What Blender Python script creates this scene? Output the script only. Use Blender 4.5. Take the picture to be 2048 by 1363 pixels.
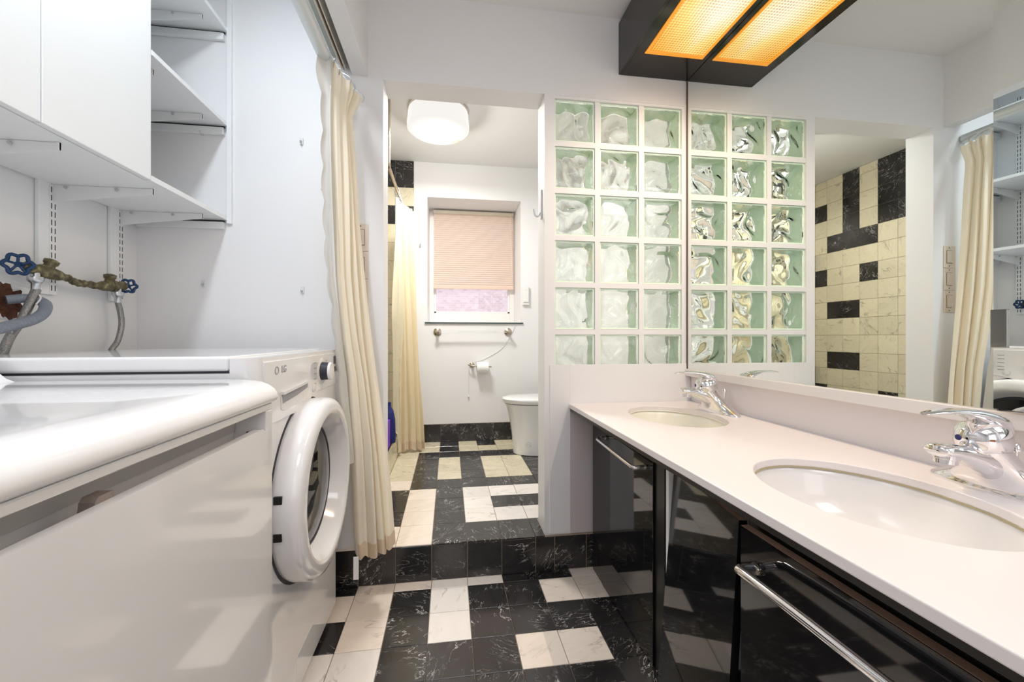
import bpy, bmesh, math, random
from math import sin, cos, pi, radians
from mathutils import Vector, Matrix, noise
for _o in list(bpy.data.objects): bpy.data.objects.remove(_o)
S = bpy.context.scene
C = S.collection
random.seed(7)
# ------------------------------------------------------------------ camera
cd = bpy.data.cameras.new('camera'); cam = bpy.data.objects.new('camera', cd); C.objects.link(cam)
cd.sensor_width = 36; cd.lens = 809 / 2048 * 36
cd.shift_x = 10 / 2048; cd.shift_y = -8.5 / 2048
cd.clip_start = 0.02
cam.location = (0, 0, 1.058); cam.rotation_euler = (pi / 2, 0, -0.142)
S.camera = cam
# ------------------------------------------------------------------ world, lights, exposure
W = bpy.data.worlds.new('world'); S.world = W; W.use_nodes = True
bg = W.node_tree.nodes['Background']
bg.inputs[0].default_value = (0.93, 0.96, 1.0, 1); bg.inputs[1].default_value = 1.25
S.view_settings.view_transform = 'Standard'; S.view_settings.look = 'None'
S.view_settings.gamma = 1; S.view_settings.use_curve_mapping = False
S.view_settings.exposure = 0.17
S.cycles.max_bounces = 14; S.cycles.transmission_bounces = 12; S.cycles.glossy_bounces = 6
S.cycles.diffuse_bounces = 6; S.cycles.transparent_max_bounces = 12
S.cycles.sample_clamp_indirect = 6; S.cycles.blur_glossy = 0.5

def area(name, loc, rot, sx, sy, power, col):
    l = bpy.data.lights.new(name, 'AREA'); l.shape = 'RECTANGLE'; l.size = sx; l.size_y = sy
    l.energy = power; l.color = col
    o = bpy.data.objects.new(name, l); C.objects.link(o); o.location = loc; o.rotation_euler = rot
    return o
# fluorescent tube fitting on the closet ceiling, in front of the machines
area('closet_tube_light', (-0.64, 0.80, 2.51), (0, 0, 0), 0.10, 0.60, 12, (0.86, 0.93, 1.0))
# unseen fill lights added behind the camera to brighten the room
area('fill_overhead', (0.25, -0.55, 2.52), (0, 0, 0), 0.9, 0.9, 12.5, (0.97, 0.97, 1.0))
area('fill_rear', (0.2, -1.52, 1.5), (radians(-90), 0, radians(180)), 1.1, 1.1, 7, (0.88, 0.94, 1.0))

# ------------------------------------------------------------------ materials
MT = {}
def newmat(name):
    m = bpy.data.materials.new(name); m.use_nodes = True; MT[name] = m
    return m, m.node_tree, m.node_tree.nodes['Principled BSDF']
def N(t, typ, **kw):
    n = t.nodes.new(typ)
    for k, v in kw.items(): setattr(n, k, v)
    return n
def mat(name, col, rough=0.5, metal=0.0, bump=0.0, bscale=60, coat=0.0, var=0.0, vscale=4, spec=None, emis=None, estr=0, trans=0, ior=1.45, aniso=0):
    m, t, b = newmat(name)
    b.inputs['Base Color'].default_value = (*col, 1); b.inputs['Roughness'].default_value = rough
    b.inputs['Metallic'].default_value = metal; b.inputs['Coat Weight'].default_value = coat
    b.inputs['IOR'].default_value = ior
    if spec is not None: b.inputs['Specular IOR Level'].default_value = spec
    if trans: b.inputs['Transmission Weight'].default_value = trans
    if emis: b.inputs['Emission Color'].default_value = (*emis, 1); b.inputs['Emission Strength'].default_value = estr
    tc = N(t, 'ShaderNodeTexCoord')
    if bump or True:
        nz = N(t, 'ShaderNodeTexNoise'); nz.inputs['Scale'].default_value = bscale; nz.inputs['Detail'].default_value = 3
        t.links.new(tc.outputs['Object'], nz.inputs['Vector'])
        bp = N(t, 'ShaderNodeBump'); bp.inputs['Strength'].default_value = bump; bp.inputs['Distance'].default_value = 0.002
        t.links.new(nz.outputs['Fac'], bp.inputs['Height']); 
        if bump: t.links.new(bp.outputs['Normal'], b.inputs['Normal'])
    if var:
        n2 = N(t, 'ShaderNodeTexNoise'); n2.inputs['Scale'].default_value = vscale; n2.inputs['Detail'].default_value = 4
        t.links.new(tc.outputs['Object'], n2.inputs['Vector'])
        mx = N(t, 'ShaderNodeMix', data_type='RGBA')
        mx.inputs[6].default_value = (*[c * (1 - var) for c in col], 1); mx.inputs[7].default_value = (*[min(1, c * (1 + var)) for c in col], 1)
        t.links.new(n2.outputs['Fac'], mx.inputs[0]); t.links.new(mx.outputs[2], b.inputs['Base Color'])
    return m

mat('wall_paint', (0.80, 0.80, 0.81), 0.45, bump=0.12, bscale=35, var=0.015, vscale=2)
mat('wall_grey', (0.58, 0.54, 0.55), 0.45, bump=0.12, bscale=35)
mat('ceiling_paint', (0.78, 0.78, 0.78), 0.7, bump=0.1, bscale=40)
mat('plaster_rough', (0.79, 0.80, 0.81), 0.5, bump=0.55, bscale=9, var=0.02, vscale=3)
mat('white_laminate', (0.82, 0.84, 0.85), 0.3)
mat('white_metal', (0.80, 0.81, 0.82), 0.35)
mat('appliance_white', (0.80, 0.80, 0.81), 0.12, coat=0.6)
mat('appliance_soft', (0.74, 0.72, 0.71), 0.3)
mat('groove_shade', (0.60, 0.575, 0.555), 0.25)  # shade inside the dryer groove put into the colour; the casing is white
mat('notch', (0.24, 0.20, 0.18), 0.5)
mat('brown_edge', (0.23, 0.15, 0.11), 0.4)
mat('door_tint', (0.22, 0.23, 0.24), 0.02, trans=1, ior=1.3)
mat('door_wood', (0.50, 0.20, 0.06), 0.4, var=0.25, vscale=6)
mat('seam_dark', (0.03, 0.03, 0.04), 0.5)
mat('grout', (0.34, 0.27, 0.20), 0.8, bump=0.2)
mat('grout_light', (0.62, 0.58, 0.48), 0.8)
mat('gloss_black', (0.008, 0.008, 0.009), 0.05, coat=0.3)
mat('edge_black', (0.012, 0.011, 0.011), 0.3)
mat('fixture_black', (0.018, 0.015, 0.013), 0.12)
mat('chrome', (0.86, 0.85, 0.86), 0.05, metal=1)
mat('dark_chrome', (0.28, 0.28, 0.25), 0.12, metal=1)
mat('steel', (0.58, 0.60, 0.62), 0.28, metal=1)
mat('galv', (0.66, 0.70, 0.70), 0.38, metal=0.35)
mat('nickel', (0.50, 0.44, 0.36), 0.25, metal=1)
mat('brass_hinge', (0.75, 0.52, 0.16), 0.35, metal=1)
mat('counter', (0.80, 0.755, 0.755), 0.28, var=0.01)
mat('counter_trim', (0.80, 0.77, 0.75), 0.35)
mat('sink_far', (0.86, 0.84, 0.74), 0.15, coat=0.5)
mat('sink_near', (0.84, 0.82, 0.81), 0.15, coat=0.5)
mat('sealant', (0.42, 0.36, 0.22), 0.7, bump=0.3)
mat('porcelain', (0.80, 0.81, 0.82), 0.12, coat=0.5)
mat('plastic_white', (0.80, 0.80, 0.80), 0.35)
mat('plate_cream', (0.70, 0.63, 0.54), 0.35)
mat('hook_white', (0.72, 0.74, 0.75), 0.35)
mat('paper', (0.86, 0.86, 0.86), 0.8, bump=0.1)
mat('window_vinyl', (0.80, 0.77, 0.75), 0.35)
mat('blue_enamel', (0.004, 0.035, 0.12), 0.35, bump=0.4)
mat('drain_grey', (0.20, 0.23, 0.28), 0.45)
mat('purple_plastic', (0.20, 0.02, 0.60), 0.35)
mat('blue_plastic', (0.006, 0.010, 0.13), 0.4)
mat('track_brown', (0.06, 0.035, 0.03), 0.5)
mat('track_ivory', (0.62, 0.56, 0.46), 0.4)
mat('grey_board', (0.34, 0.36, 0.33), 0.6)
mat('wood', (0.46, 0.42, 0.37), 0.6, bump=0.3)
mat('hole_dark', (0.09, 0.035, 0.02), 0.9, bump=0.9, bscale=40, var=0.7, vscale=60)
mat('print_grey', (0.32, 0.32, 0.34), 0.5)
mat('display', (0.09, 0.10, 0.10), 0.15)
mat('glass_clear', (0.97, 0.99, 0.98), 0.0, trans=1, ior=1.45)
mat('sill_glass', (0.02, 0.05, 0.045), 0.1)
mat('mirror_back', (0.10, 0.07, 0.05), 0.5)
mat('mirror', (0.865, 0.905, 0.875), 0.0, metal=1)
mat('tag', (0.85, 0.85, 0.83), 0.6)

def brass_old():
    m, t, b = newmat('old_brass'); b.inputs['Roughness'].default_value = 0.5; b.inputs['Metallic'].default_value = 0.35
    tc = N(t, 'ShaderNodeTexCoord'); nz = N(t, 'ShaderNodeTexNoise'); nz.inputs['Scale'].default_value = 70; nz.inputs['Detail'].default_value = 5
    t.links.new(tc.outputs['Object'], nz.inputs['Vector'])
    r = N(t, 'ShaderNodeValToRGB'); e = r.color_ramp.elements
    e[0].position = 0.3; e[0].color = (0.05, 0.045, 0.02, 1); e[1].position = 0.75; e[1].color = (0.42, 0.37, 0.17, 1)
    x = e.new(0.55); x.color = (0.15, 0.13, 0.07, 1)
    t.links.new(nz.outputs['Fac'], r.inputs[0]); t.links.new(r.outputs[0], b.inputs['Base Color'])
    bp = N(t, 'ShaderNodeBump'); bp.inputs['Strength'].default_value = 0.5; bp.inputs['Distance'].default_value = 0.002
    t.links.new(nz.outputs['Fac'], bp.inputs['Height']); t.links.new(bp.outputs['Normal'], b.inputs['Normal'])
brass_old()

def marble(name, base, dark, vein, rough, white):
    m, t, b = newmat(name); L = t.links.new
    tc = N(t, 'ShaderNodeTexCoord'); oi = N(t, 'ShaderNodeObjectInfo')
    mul = N(t, 'ShaderNodeVectorMath', operation='SCALE'); cmb = N(t, 'ShaderNodeCombineXYZ')
    m1 = N(t, 'ShaderNodeMath', operation='MULTIPLY'); m1.inputs[1].default_value = 37.3
    m2 = N(t, 'ShaderNodeMath', operation='MULTIPLY'); m2.inputs[1].default_value = 91.7
    L(oi.outputs['Random'], m1.inputs[0]); L(oi.outputs['Random'], m2.inputs[0])
    L(m1.outputs[0], cmb.inputs[0]); L(m2.outputs[0], cmb.inputs[1]); L(m1.outputs[0], cmb.inputs[2])
    add = N(t, 'ShaderNodeVectorMath', operation='ADD'); L(tc.outputs['Object'], add.inputs[0]); L(cmb.outputs[0], add.inputs[1])
    rot = N(t, 'ShaderNodeVectorRotate', rotation_type='Z_AXIS'); L(add.outputs[0], rot.inputs['Vector']); L(m1.outputs[0], rot.inputs['Angle'])
    mp = N(t, 'ShaderNodeMapping'); mp.inputs['Scale'].default_value = (1, 2.6, 1.6) ; L(rot.outputs[0], mp.inputs[0])
    warp = N(t, 'ShaderNodeTexNoise'); warp.inputs['Scale'].default_value = 6; warp.inputs['Detail'].default_value = 4; L(mp.outputs[0], warp.inputs['Vector'])
    wa = N(t, 'ShaderNodeVectorMath', operation='MULTIPLY_ADD'); L(warp.outputs['Color'], wa.inputs[0]); wa.inputs[1].default_value = (0.16,) * 3; L(mp.outputs[0], wa.inputs[2])
    def vein_f(scale, w, det=3):
        nz = N(t, 'ShaderNodeTexNoise'); nz.inputs['Scale'].default_value = scale; nz.inputs['Detail'].default_value = det; L(wa.outputs[0], nz.inputs['Vector'])
        s = N(t, 'ShaderNodeMath', operation='SUBTRACT'); L(nz.outputs['Fac'], s.inputs[0]); s.inputs[1].default_value = 0.5
        a = N(t, 'ShaderNodeMath', operation='ABSOLUTE'); L(s.outputs[0], a.inputs[0])
        mr = N(t, 'ShaderNodeMapRange'); L(a.outputs[0], mr.inputs['Value']); mr.inputs['From Min'].default_value = 0; mr.inputs['From Max'].default_value = w
        mr.inputs['To Min'].default_value = 1; mr.inputs['To Max'].default_value = 0
        return mr.outputs[0]
    bz = N(t, 'ShaderNodeTexNoise'); bz.inputs['Scale'].default_value = 9; bz.inputs['Detail'].default_value = 5; L(wa.outputs[0], bz.inputs['Vector'])
    mx = N(t, 'ShaderNodeMix', data_type='RGBA'); mx.inputs[6].default_value = (*base, 1); mx.inputs[7].default_value = (*dark, 1)
    L(bz.outputs['Fac'], mx.inputs[0])
    v1 = vein_f(5 if white else 16, 0.022 if white else 0.013, 3 if white else 5)
    msk = N(t, 'ShaderNodeTexNoise'); msk.inputs['Scale'].default_value = 11; L(add.outputs[0], msk.inputs['Vector'])
    mr2 = N(t, 'ShaderNodeMapRange'); L(msk.outputs['Fac'], mr2.inputs['Value']); mr2.inputs['From Min'].default_value = 0.47 if white else 0.46; mr2.inputs['From Max'].default_value = 0.68
    mm = N(t, 'ShaderNodeMath', operation='MULTIPLY'); L(v1, mm.inputs[0]); L(mr2.outputs[0], mm.inputs[1])
    mm2 = N(t, 'ShaderNodeMath', operation='MULTIPLY'); L(mm.outputs[0], mm2.inputs[0]); mm2.inputs[1].default_value = 0.85 if white else 0.8
    mx2 = N(t, 'ShaderNodeMix', data_type='RGBA'); L(mm2.outputs[0], mx2.inputs[0]); L(mx.outputs[2], mx2.inputs[6]); mx2.inputs[7].default_value = (*vein, 1)
    # tone of each tile
    tv = N(t, 'ShaderNodeMapRange'); L(oi.outputs['Random'], tv.inputs['Value']); tv.inputs['To Min'].default_value = 0.93 if white else 0.7; tv.inputs['To Max'].default_value = 1.05 if white else 1.5
    sc = N(t, 'ShaderNodeVectorMath', operation='SCALE'); L(mx2.outputs[2], sc.inputs[0]); L(tv.outputs[0], sc.inputs['Scale'])
    L(sc.outputs[0], b.inputs['Base Color'])
    b.inputs['Roughness'].default_value = rough
    rg = N(t, 'ShaderNodeMapRange'); L(bz.outputs['Fac'], rg.inputs['Value']); rg.inputs['To Min'].default_value = rough * 0.7; rg.inputs['To Max'].default_value = rough * 1.5
    L(rg.outputs[0], b.inputs['Roughness'])
    b.inputs['Coat Weight'].default_value = 0.2; b.inputs['Coat Roughness'].default_value = 0.12
    return m
marble('marble_white', (0.86, 0.77, 0.68), (0.70, 0.61, 0.53), (0.40, 0.34, 0.30), 0.2, True)
marble('marble_white_cool', (0.86, 0.83, 0.80), (0.72, 0.67, 0.62), (0.42, 0.38, 0.36), 0.2, True)
marble('marble_cream', (0.80, 0.73, 0.55), (0.56, 0.50, 0.36), (0.28, 0.26, 0.20), 0.25, True)
marble('marble_black', (0.007, 0.0065, 0.0065), (0.024, 0.022, 0.022), (0.75, 0.73, 0.70), 0.22, False)

def cloth(name, col, tw, roughness=0.9, bump=0.15):
    m, t, b = newmat(name); L = t.links.new
    b.inputs['Base Color'].default_value = (*col, 1); b.inputs['Roughness'].default_value = roughness; b.inputs['Sheen Weight'].default_value = 0.15
    tr = N(t, 'ShaderNodeBsdfTranslucent'); tr.inputs[0].default_value = (*[c * 0.95 for c in col], 1)
    mx = N(t, 'ShaderNodeMixShader'); mx.inputs[0].default_value = tw
    tc = N(t, 'ShaderNodeTexCoord'); nz = N(t, 'ShaderNodeTexNoise'); nz.inputs['Scale'].default_value = 400; L(tc.outputs['Object'], nz.inputs['Vector'])
    bp = N(t, 'ShaderNodeBump'); bp.inputs['Strength'].default_value = bump; bp.inputs['Distance'].default_value = 0.001
    L(nz.outputs['Fac'], bp.inputs['Height']); L(bp.outputs['Normal'], b.inputs['Normal'])
    L(b.outputs[0], mx.inputs[1]); L(tr.outputs[0], mx.inputs[2])
    L(mx.outputs[0], t.nodes['Material Output'].inputs[0])
cloth('curtain_cream', (0.94, 0.87, 0.72), 0.22)
cloth('curtain_hem', (0.80, 0.66, 0.50), 0.25)
cloth('curtain_lining', (0.66, 0.64, 0.59), 0.2)
cloth('shower_cloth', (0.92, 0.81, 0.58), 0.35)
cloth('shower_liner', (0.86, 0.79, 0.58), 0.35)
cloth('blind_cloth', (0.95, 0.81, 0.71), 0.45, bump=0)

def block_glass():
    m, t, b = newmat('block_glass')
    b.inputs['Base Color'].default_value = (0.975, 1.0, 0.97, 1); b.inputs['Transmission Weight'].default_value = 1
    b.inputs['Roughness'].default_value = 0.01; b.inputs['IOR'].default_value = 1.42
    mat('block_rim', (0.79, 0.96, 0.78), 0.2, coat=0.5)
block_glass()

def corrugated(name, c1, c2, scale):
    m, t, b = newmat(name); L = t.links.new
    tc = N(t, 'ShaderNodeTexCoord'); w = N(t, 'ShaderNodeTexVoronoi'); w.inputs['Scale'].default_value = scale
    L(tc.outputs['Object'], w.inputs['Vector'])
    mx = N(t, 'ShaderNodeMix', data_type='RGBA'); mx.inputs[6].default_value = (*c1, 1); mx.inputs[7].default_value = (*c2, 1)
    L(w.outputs['Distance'], mx.inputs[0]); L(mx.outputs[2], b.inputs['Base Color'])
    b.inputs['Metallic'].default_value = 0.7; b.inputs['Roughness'].default_value = 0.35
    bp = N(t, 'ShaderNodeBump'); bp.inputs['Strength'].default_value = 0.4; bp.inputs['Distance'].default_value = 0.001
    L(w.outputs['Distance'], bp.inputs['Height']); L(bp.outputs['Normal'], b.inputs['Normal'])
corrugated('steel_braid', (0.42, 0.42, 0.41), (0.14, 0.14, 0.14), 420)

def amber():
    # prismatic amber acrylic lit by two tubes behind it
    m, t, b = newmat('amber_prism'); L = t.links.new
    tc = N(t, 'ShaderNodeTexCoord'); sp = N(t, 'ShaderNodeSeparateXYZ'); L(tc.outputs['Object'], sp.inputs[0])
    # distance from the tube line (runs along Y at X=1.0)
    s = N(t, 'ShaderNodeMath', operation='SUBTRACT'); L(sp.outputs['X'], s.inputs[0]); s.inputs[1].default_value = 1.01
    a = N(t, 'ShaderNodeMath', operation='ABSOLUTE'); L(s.outputs[0], a.inputs[0])
    e = N(t, 'ShaderNodeMapRange'); L(sp.outputs['Y'], e.inputs['Value']); e.inputs['From Min'].default_value = 1.40; e.inputs['From Max'].default_value = 1.66; e.inputs['To Min'].default_value = 0; e.inputs['To Max'].default_value = 0.16
    ad = N(t, 'ShaderNodeMath', operation='ADD'); L(a.outputs[0], ad.inputs[0]); L(e.outputs[0], ad.inputs[1])
    r = N(t, 'ShaderNodeValToRGB'); el = r.color_ramp.elements
    el[0].position = 0.03; el[0].color = (1.0, 0.90, 0.70, 1); el[1].position = 0.28; el[1].color = (0.88, 0.36, 0.03, 1)
    x = el.new(0.13); x.color = (1.0, 0.66, 0.22, 1)
    L(ad.outputs[0], r.inputs[0])
    # ribbed acrylic: small lens cells
    def cell(axis, f):
        m1 = N(t, 'ShaderNodeMath', operation='MULTIPLY'); L(sp.outputs[axis], m1.inputs[0]); m1.inputs[1].default_value = f
        s1 = N(t, 'ShaderNodeMath', operation='SINE'); L(m1.outputs[0], s1.inputs[0]); return s1.outputs[0]
    k = N(t, 'ShaderNodeMath', operation='ADD'); L(cell('X', 2 * pi / 0.0122), k.inputs[0]); L(cell('Y', 2 * pi / 0.0122), k.inputs[1])
    kr = N(t, 'ShaderNodeMapRange'); L(k.outputs[0], kr.inputs['Value']); kr.inputs['From Min'].default_value = -2; kr.inputs['From Max'].default_value = 2
    kr.inputs['To Min'].default_value = 0.35; kr.inputs['To Max'].default_value = 1.25
    L(r.outputs[0], b.inputs['Emission Color']); L(kr.outputs[0], b.inputs['Emission Strength'])
    b.inputs['Base Color'].default_value = (0.35, 0.15, 0.02, 1); b.inputs['Roughness'].default_value = 0.15
    mat('amber_edge', (0.75, 0.30, 0.03), 0.2, emis=(0.9, 0.32, 0.02), estr=0.55)
amber()
def alab():
    m, t, b = newmat('alabaster'); L = t.links.new
    tc = N(t, 'ShaderNodeTexCoord'); nz = N(t, 'ShaderNodeTexNoise'); nz.inputs['Scale'].default_value = 5; nz.inputs['Detail'].default_value = 5; nz.inputs['Distortion'].default_value = 1.2
    L(tc.outputs['Object'], nz.inputs['Vector'])
    r = N(t, 'ShaderNodeValToRGB'); e = r.color_ramp.elements; e[0].position = 0.60; e[0].color = (1, 0.97, 0.93, 1); e[1].position = 0.72; e[1].color = (0.95, 0.74, 0.48, 1)
    L(nz.outputs['Fac'], r.inputs[0]); L(r.outputs[0], b.inputs['Emission Color']); b.inputs['Emission Strength'].default_value = 0.80
    b.inputs['Base Color'].default_value = (0.05, 0.05, 0.045, 1); b.inputs['Specular IOR Level'].default_value = 0.1; b.inputs['Roughness'].default_value = 0.2
alab()
def bricks():
    m, t, b = newmat('outside_brick'); L = t.links.new
    tc = N(t, 'ShaderNodeTexCoord'); mp = N(t, 'ShaderNodeMapping'); mp.inputs['Rotation'].default_value = (pi / 2, 0, 0); L(tc.outputs['Object'], mp.inputs[0])
    br = N(t, 'ShaderNodeTexBrick'); br.inputs['Scale'].default_value = 6.5
    br.inputs['Color1'].default_value = (0.80, 0.62, 0.66, 1); br.inputs['Color2'].default_value = (0.68, 0.48, 0.52, 1); br.inputs['Mortar'].default_value = (0.75, 0.66, 0.70, 1)
    L(mp.outputs[0], br.inputs['Vector']); L(br.outputs['Color'], b.inputs['Base Color']); b.inputs['Roughness'].default_value = 0.9
bricks()

# ------------------------------------------------------------------ geometry helpers
class MB:
    def __init__(s): s.bm = bmesh.new(); s.mats = []; s.flatbig = False
    def _mi(s, m):
        if m not in s.mats: s.mats.append(m)
        return s.mats.index(m)
    def merge(s, b2, m=None, smooth=None):
        mi = s._mi(m) if m else 0
        vm = {v: s.bm.verts.new(v.co) for v in b2.verts}
        for f in b2.faces:
            try: g = s.bm.faces.new([vm[v] for v in f.verts])
            except ValueError: continue
            g.material_index = mi; g.smooth = f.smooth if smooth is None else smooth
        b2.free()
    def box(s, lo, hi, r=0, seg=2, m=None):
        b = bmesh.new(); bmesh.ops.create_cube(b, size=1)
        for v in b.verts: v.co = Vector([(lo[i] + hi[i]) / 2 + v.co[i] * (hi[i] - lo[i]) for i in range(3)])
        if r: bmesh.ops.bevel(b, geom=b.edges[:], offset=r, segments=seg, affect='EDGES', profile=0.5)
        if r and seg > 2: s.flatbig = True
        s.merge(b, m, False if not r else True if seg > 2 else False); return s
    def prism(s, pts, axis, a, b_, r=0, seg=2, m=None, smooth=False):
        """polygon in the two other axes (cyclic order), extruded along axis"""
        b = bmesh.new()
        def mk(p, t):
            c = [0, 0, 0]; o = [i for i in range(3) if i != axis]; c[o[0]] = p[0]; c[o[1]] = p[1]; c[axis] = t; return Vector(c)
        v0 = [b.verts.new(mk(p, a)) for p in pts]; v1 = [b.verts.new(mk(p, b_)) for p in pts]
        n = len(pts); b.faces.new(v0); b.faces.new(v1[::-1])
        for i in range(n):
            f = b.faces.new([v0[i], v1[i], v1[(i + 1) % n], v0[(i + 1) % n]]); f.smooth = smooth
        if r: bmesh.ops.bevel(b, geom=[e for e in b.edges if e.calc_face_angle(0) > 0.5], offset=r, segments=seg, affect='EDGES', profile=0.5)
        bmesh.ops.recalc_face_normals(b, faces=b.faces[:])
        if smooth:
            s.flatbig = True
            for f_ in b.faces: f_.smooth = True
        s.merge(b, m); return s
    def loft(s, rings, m=None, cap=True, smooth=True, close=True):
        b = bmesh.new(); vs = [[b.verts.new(Vector(p)) for p in r] for r in rings]
        for i in range(len(vs) - 1):
            n = len(vs[i])
            for j in range(n if close else n - 1):
                f = b.faces.new([vs[i][j], vs[i][(j + 1) % n], vs[i + 1][(j + 1) % n], vs[i + 1][j]]); f.smooth = smooth
        if cap:
            b.faces.new(vs[0][::-1]); b.faces.new(vs[-1])
        bmesh.ops.recalc_face_normals(b, faces=b.faces[:])
        s.merge(b, m); return s
    def tube(s, path, rad, n=12, m=None, cap=True):
        P = [Vector(p) for p in path]; rings = []
        t0 = (P[1] - P[0]).normalized(); u = t0.orthogonal().normalized()
        for i, p in enumerate(P):
            t = (P[min(i + 1, len(P) - 1)] - P[max(i - 1, 0)]).normalized()
            u = (u - t * u.dot(t)).normalized(); w = t.cross(u)
            r = rad[i] if isinstance(rad, (list, tuple)) else rad
            rings.append([p + (u * cos(a) + w * sin(a)) * r for a in [2 * pi * k / n for k in range(n)]])
        return s.loft(rings, m, cap)
    def lathe(s, c, axis, prof, n=32, m=None, cap=True):
        """prof: (radius, distance along axis)"""
        c = Vector(c); ax = Vector(axis).normalized(); u = ax.orthogonal().normalized(); w = ax.cross(u)
        return s.loft([[c + ax * h + (u * cos(a) + w * sin(a)) * max(r, 1e-5) for a in [2 * pi * k / n for k in range(n)]] for r, h in prof], m, cap)
    def grid(s, fn, nu, nv, m=None, smooth=True):
        b = bmesh.new(); vs = [[b.verts.new(Vector(fn(i / nu, j / nv))) for i in range(nu + 1)] for j in range(nv + 1)]
        for j in range(nv):
            for i in range(nu):
                f = b.faces.new([vs[j][i], vs[j][i + 1], vs[j + 1][i + 1], vs[j + 1][i]]); f.smooth = smooth
        s.merge(b, m); return s
    def mesh(s, name, m=None):
        me = bpy.data.meshes.new(name); s.bm.normal_update(); sm = any(f.smooth for f in s.bm.faces); s.bm.to_mesh(me); s.bm.free()
        if sm: me.set_sharp_from_angle(angle=radians(50))
        s.wn = sm
        for x in (s.mats or [m]): me.materials.append(MT[x])
        return me
    def build(s, name, m=None, parent=None):
        o = bpy.data.objects.new(name, s.mesh(name, m)); C.objects.link(o)
        if s.wn and s.flatbig:
            w_ = o.modifiers.new('normals', 'WEIGHTED_NORMAL'); w_.keep_sharp = True; w_.weight = 100
        if parent:
            o.parent = parent
            if parent.parent is None and parent.type == 'EMPTY': o.matrix_parent_inverse = Matrix.Translation(-parent.location)
        return o
def tag(o, label=None, cat=None, group=None, kind=None):
    for k, v in (('label', label), ('category', cat), ('group', group), ('kind', kind)):
        if v: o[k] = v
    return o
def thing(name, label, cat, loc, group=None):
    o = bpy.data.objects.new(name, None); C.objects.link(o); o.location = loc; o.empty_display_size = 0.05
    return tag(o, label, cat, group)
def struct(name, mb, m=None, parent=None):
    o = mb.build(name, m, parent)
    if not parent: o['kind'] = 'structure'
    return o
def inst(name, mesh, loc, parent, rot=None):
    o = bpy.data.objects.new(name, mesh); C.objects.link(o); o.location = loc
    if rot: o.rotation_euler = rot
    o.parent = parent; return o
def smooth_path(pts, n=8):
    P = [Vector(p) for p in pts]; out = []
    for i in range(len(P) - 1):
        p0 = P[max(i - 1, 0)]; p1 = P[i]; p2 = P[i + 1]; p3 = P[min(i + 2, len(P) - 1)]
        for k in range(n):
            t = k / n
            out.append(0.5 * ((2 * p1) + (p2 - p0) * t + (2 * p0 - 5 * p1 + 4 * p2 - p3) * t * t + (3 * p1 - p0 - 3 * p2 + p3) * t ** 3))
    out.append(P[-1]); return out
def text(name, body, size, loc, rot, m, parent, ext=0.0004):
    cu = bpy.data.curves.new(name, 'FONT'); cu.body = body; cu.size = size; cu.extrude = ext; cu.align_x = 'CENTER'; cu.align_y = 'CENTER'
    o = bpy.data.objects.new(name, cu); C.objects.link(o); bpy.context.view_layer.update()
    me = bpy.data.meshes.new_from_object(o); bpy.data.objects.remove(o)
    o = bpy.data.objects.new(name, me); C.objects.link(o); me.materials.clear(); me.materials.append(MT[m]); o.location = loc; o.rotation_euler = rot
    o.parent = parent
    if parent.type == 'EMPTY': o.matrix_parent_inverse = Matrix.Translation(-parent.location)
    return o

# ------------------------------------------------------------------ room data
P = 0.1535; GX = -0.382; YW = 1.80; YB = 1.931; ZS = 0.16; ZC = 2.545; XM = 1.128; XR = 1.158; XL = -1.23; WY = 3.512
GR = 0.0021
# ------------------------------------------------------------------ floors
fl = struct('floor', MB().box((-1.3, -1.6, -0.08), (1.3, 1.81, -0.006)), 'grout'); tag(fl, 'lower floor of black and white marble squares in the laundry and vanity area')
def tile_mesh(w, h, t, m, r=0.0012):
    b = MB(); b.box((-w / 2, -h / 2, -t), (w / 2, h / 2, 0), r, 1); return b.mesh('tile', m)
TM = {}
def tile(parent, c, w, h, m, up='z', name='tile'):
    key = (round(w, 4), round(h, 4), m)
    if key not in TM: TM[key] = tile_mesh(w, h, 0.006, m)
    rot = {'z': (0, 0, 0), 'x': (pi / 2, 0, pi / 2), '-y': (pi / 2, 0, 0)}[up]
    j = random.uniform(-0.0004, 0.0003)
    c = list(c); c[{'z': 2, 'x': 0, '-y': 1}[up]] += (j if up != '-y' else -j)
    tl = 0.0018
    rot = (rot[0] + random.uniform(-tl, tl), rot[1] + random.uniform(-tl, tl), rot[2])
    return inst(name, TM[key], c, parent, rot)
def span(a, b, lo, hi):
    return max(a, lo), min(b, hi)
# rows from the riser towards the camera; columns -1.. ; w white, b black
LOW = {0: 'bwwwwbbw', 1: 'wwbwbbww', 2: 'bwbwbbbb', 3: 'wwbbbwwb', 4: 'wwbbbbbb', 5: 'wbwwbbww', 6: 'wwbbwwbb', 7: 'bwwbbwbw', 8: 'wwbwbbbw', 9: 'bbbwwbwb', 10: 'wbwbbwww', 11: 'wwbbwbbb'}
R1 = 1.728
for r in range(0, 22):
    y1 = YW if r == 0 else R1 - (r - 1) * P
    y0 = R1 - r * P
    pat = LOW[r] if r in LOW else LOW[(r * 5) % 12]
    for k in range(-5, 9):
        x0, x1 = GX + k * P, GX + (k + 1) * P
        x0, x1 = max(x0, -1.22), min(x1, 1.15)
        if x1 - x0 < 0.01 or x1 < -0.6 and r > 2: continue
        if x0 > 0.75: continue
        ch = pat[k + 1] if -1 <= k < 7 else 'b'
        m = 'marble_black' if ch == 'b' else ('marble_white' if (k < 2 and r != 3) or k > 3 else 'marble_white_cool')
        tile(fl, ((x0 + x1) / 2, (y0 + y1) / 2, 0), x1 - x0 - GR, y1 - y0 - GR, m)
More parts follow.
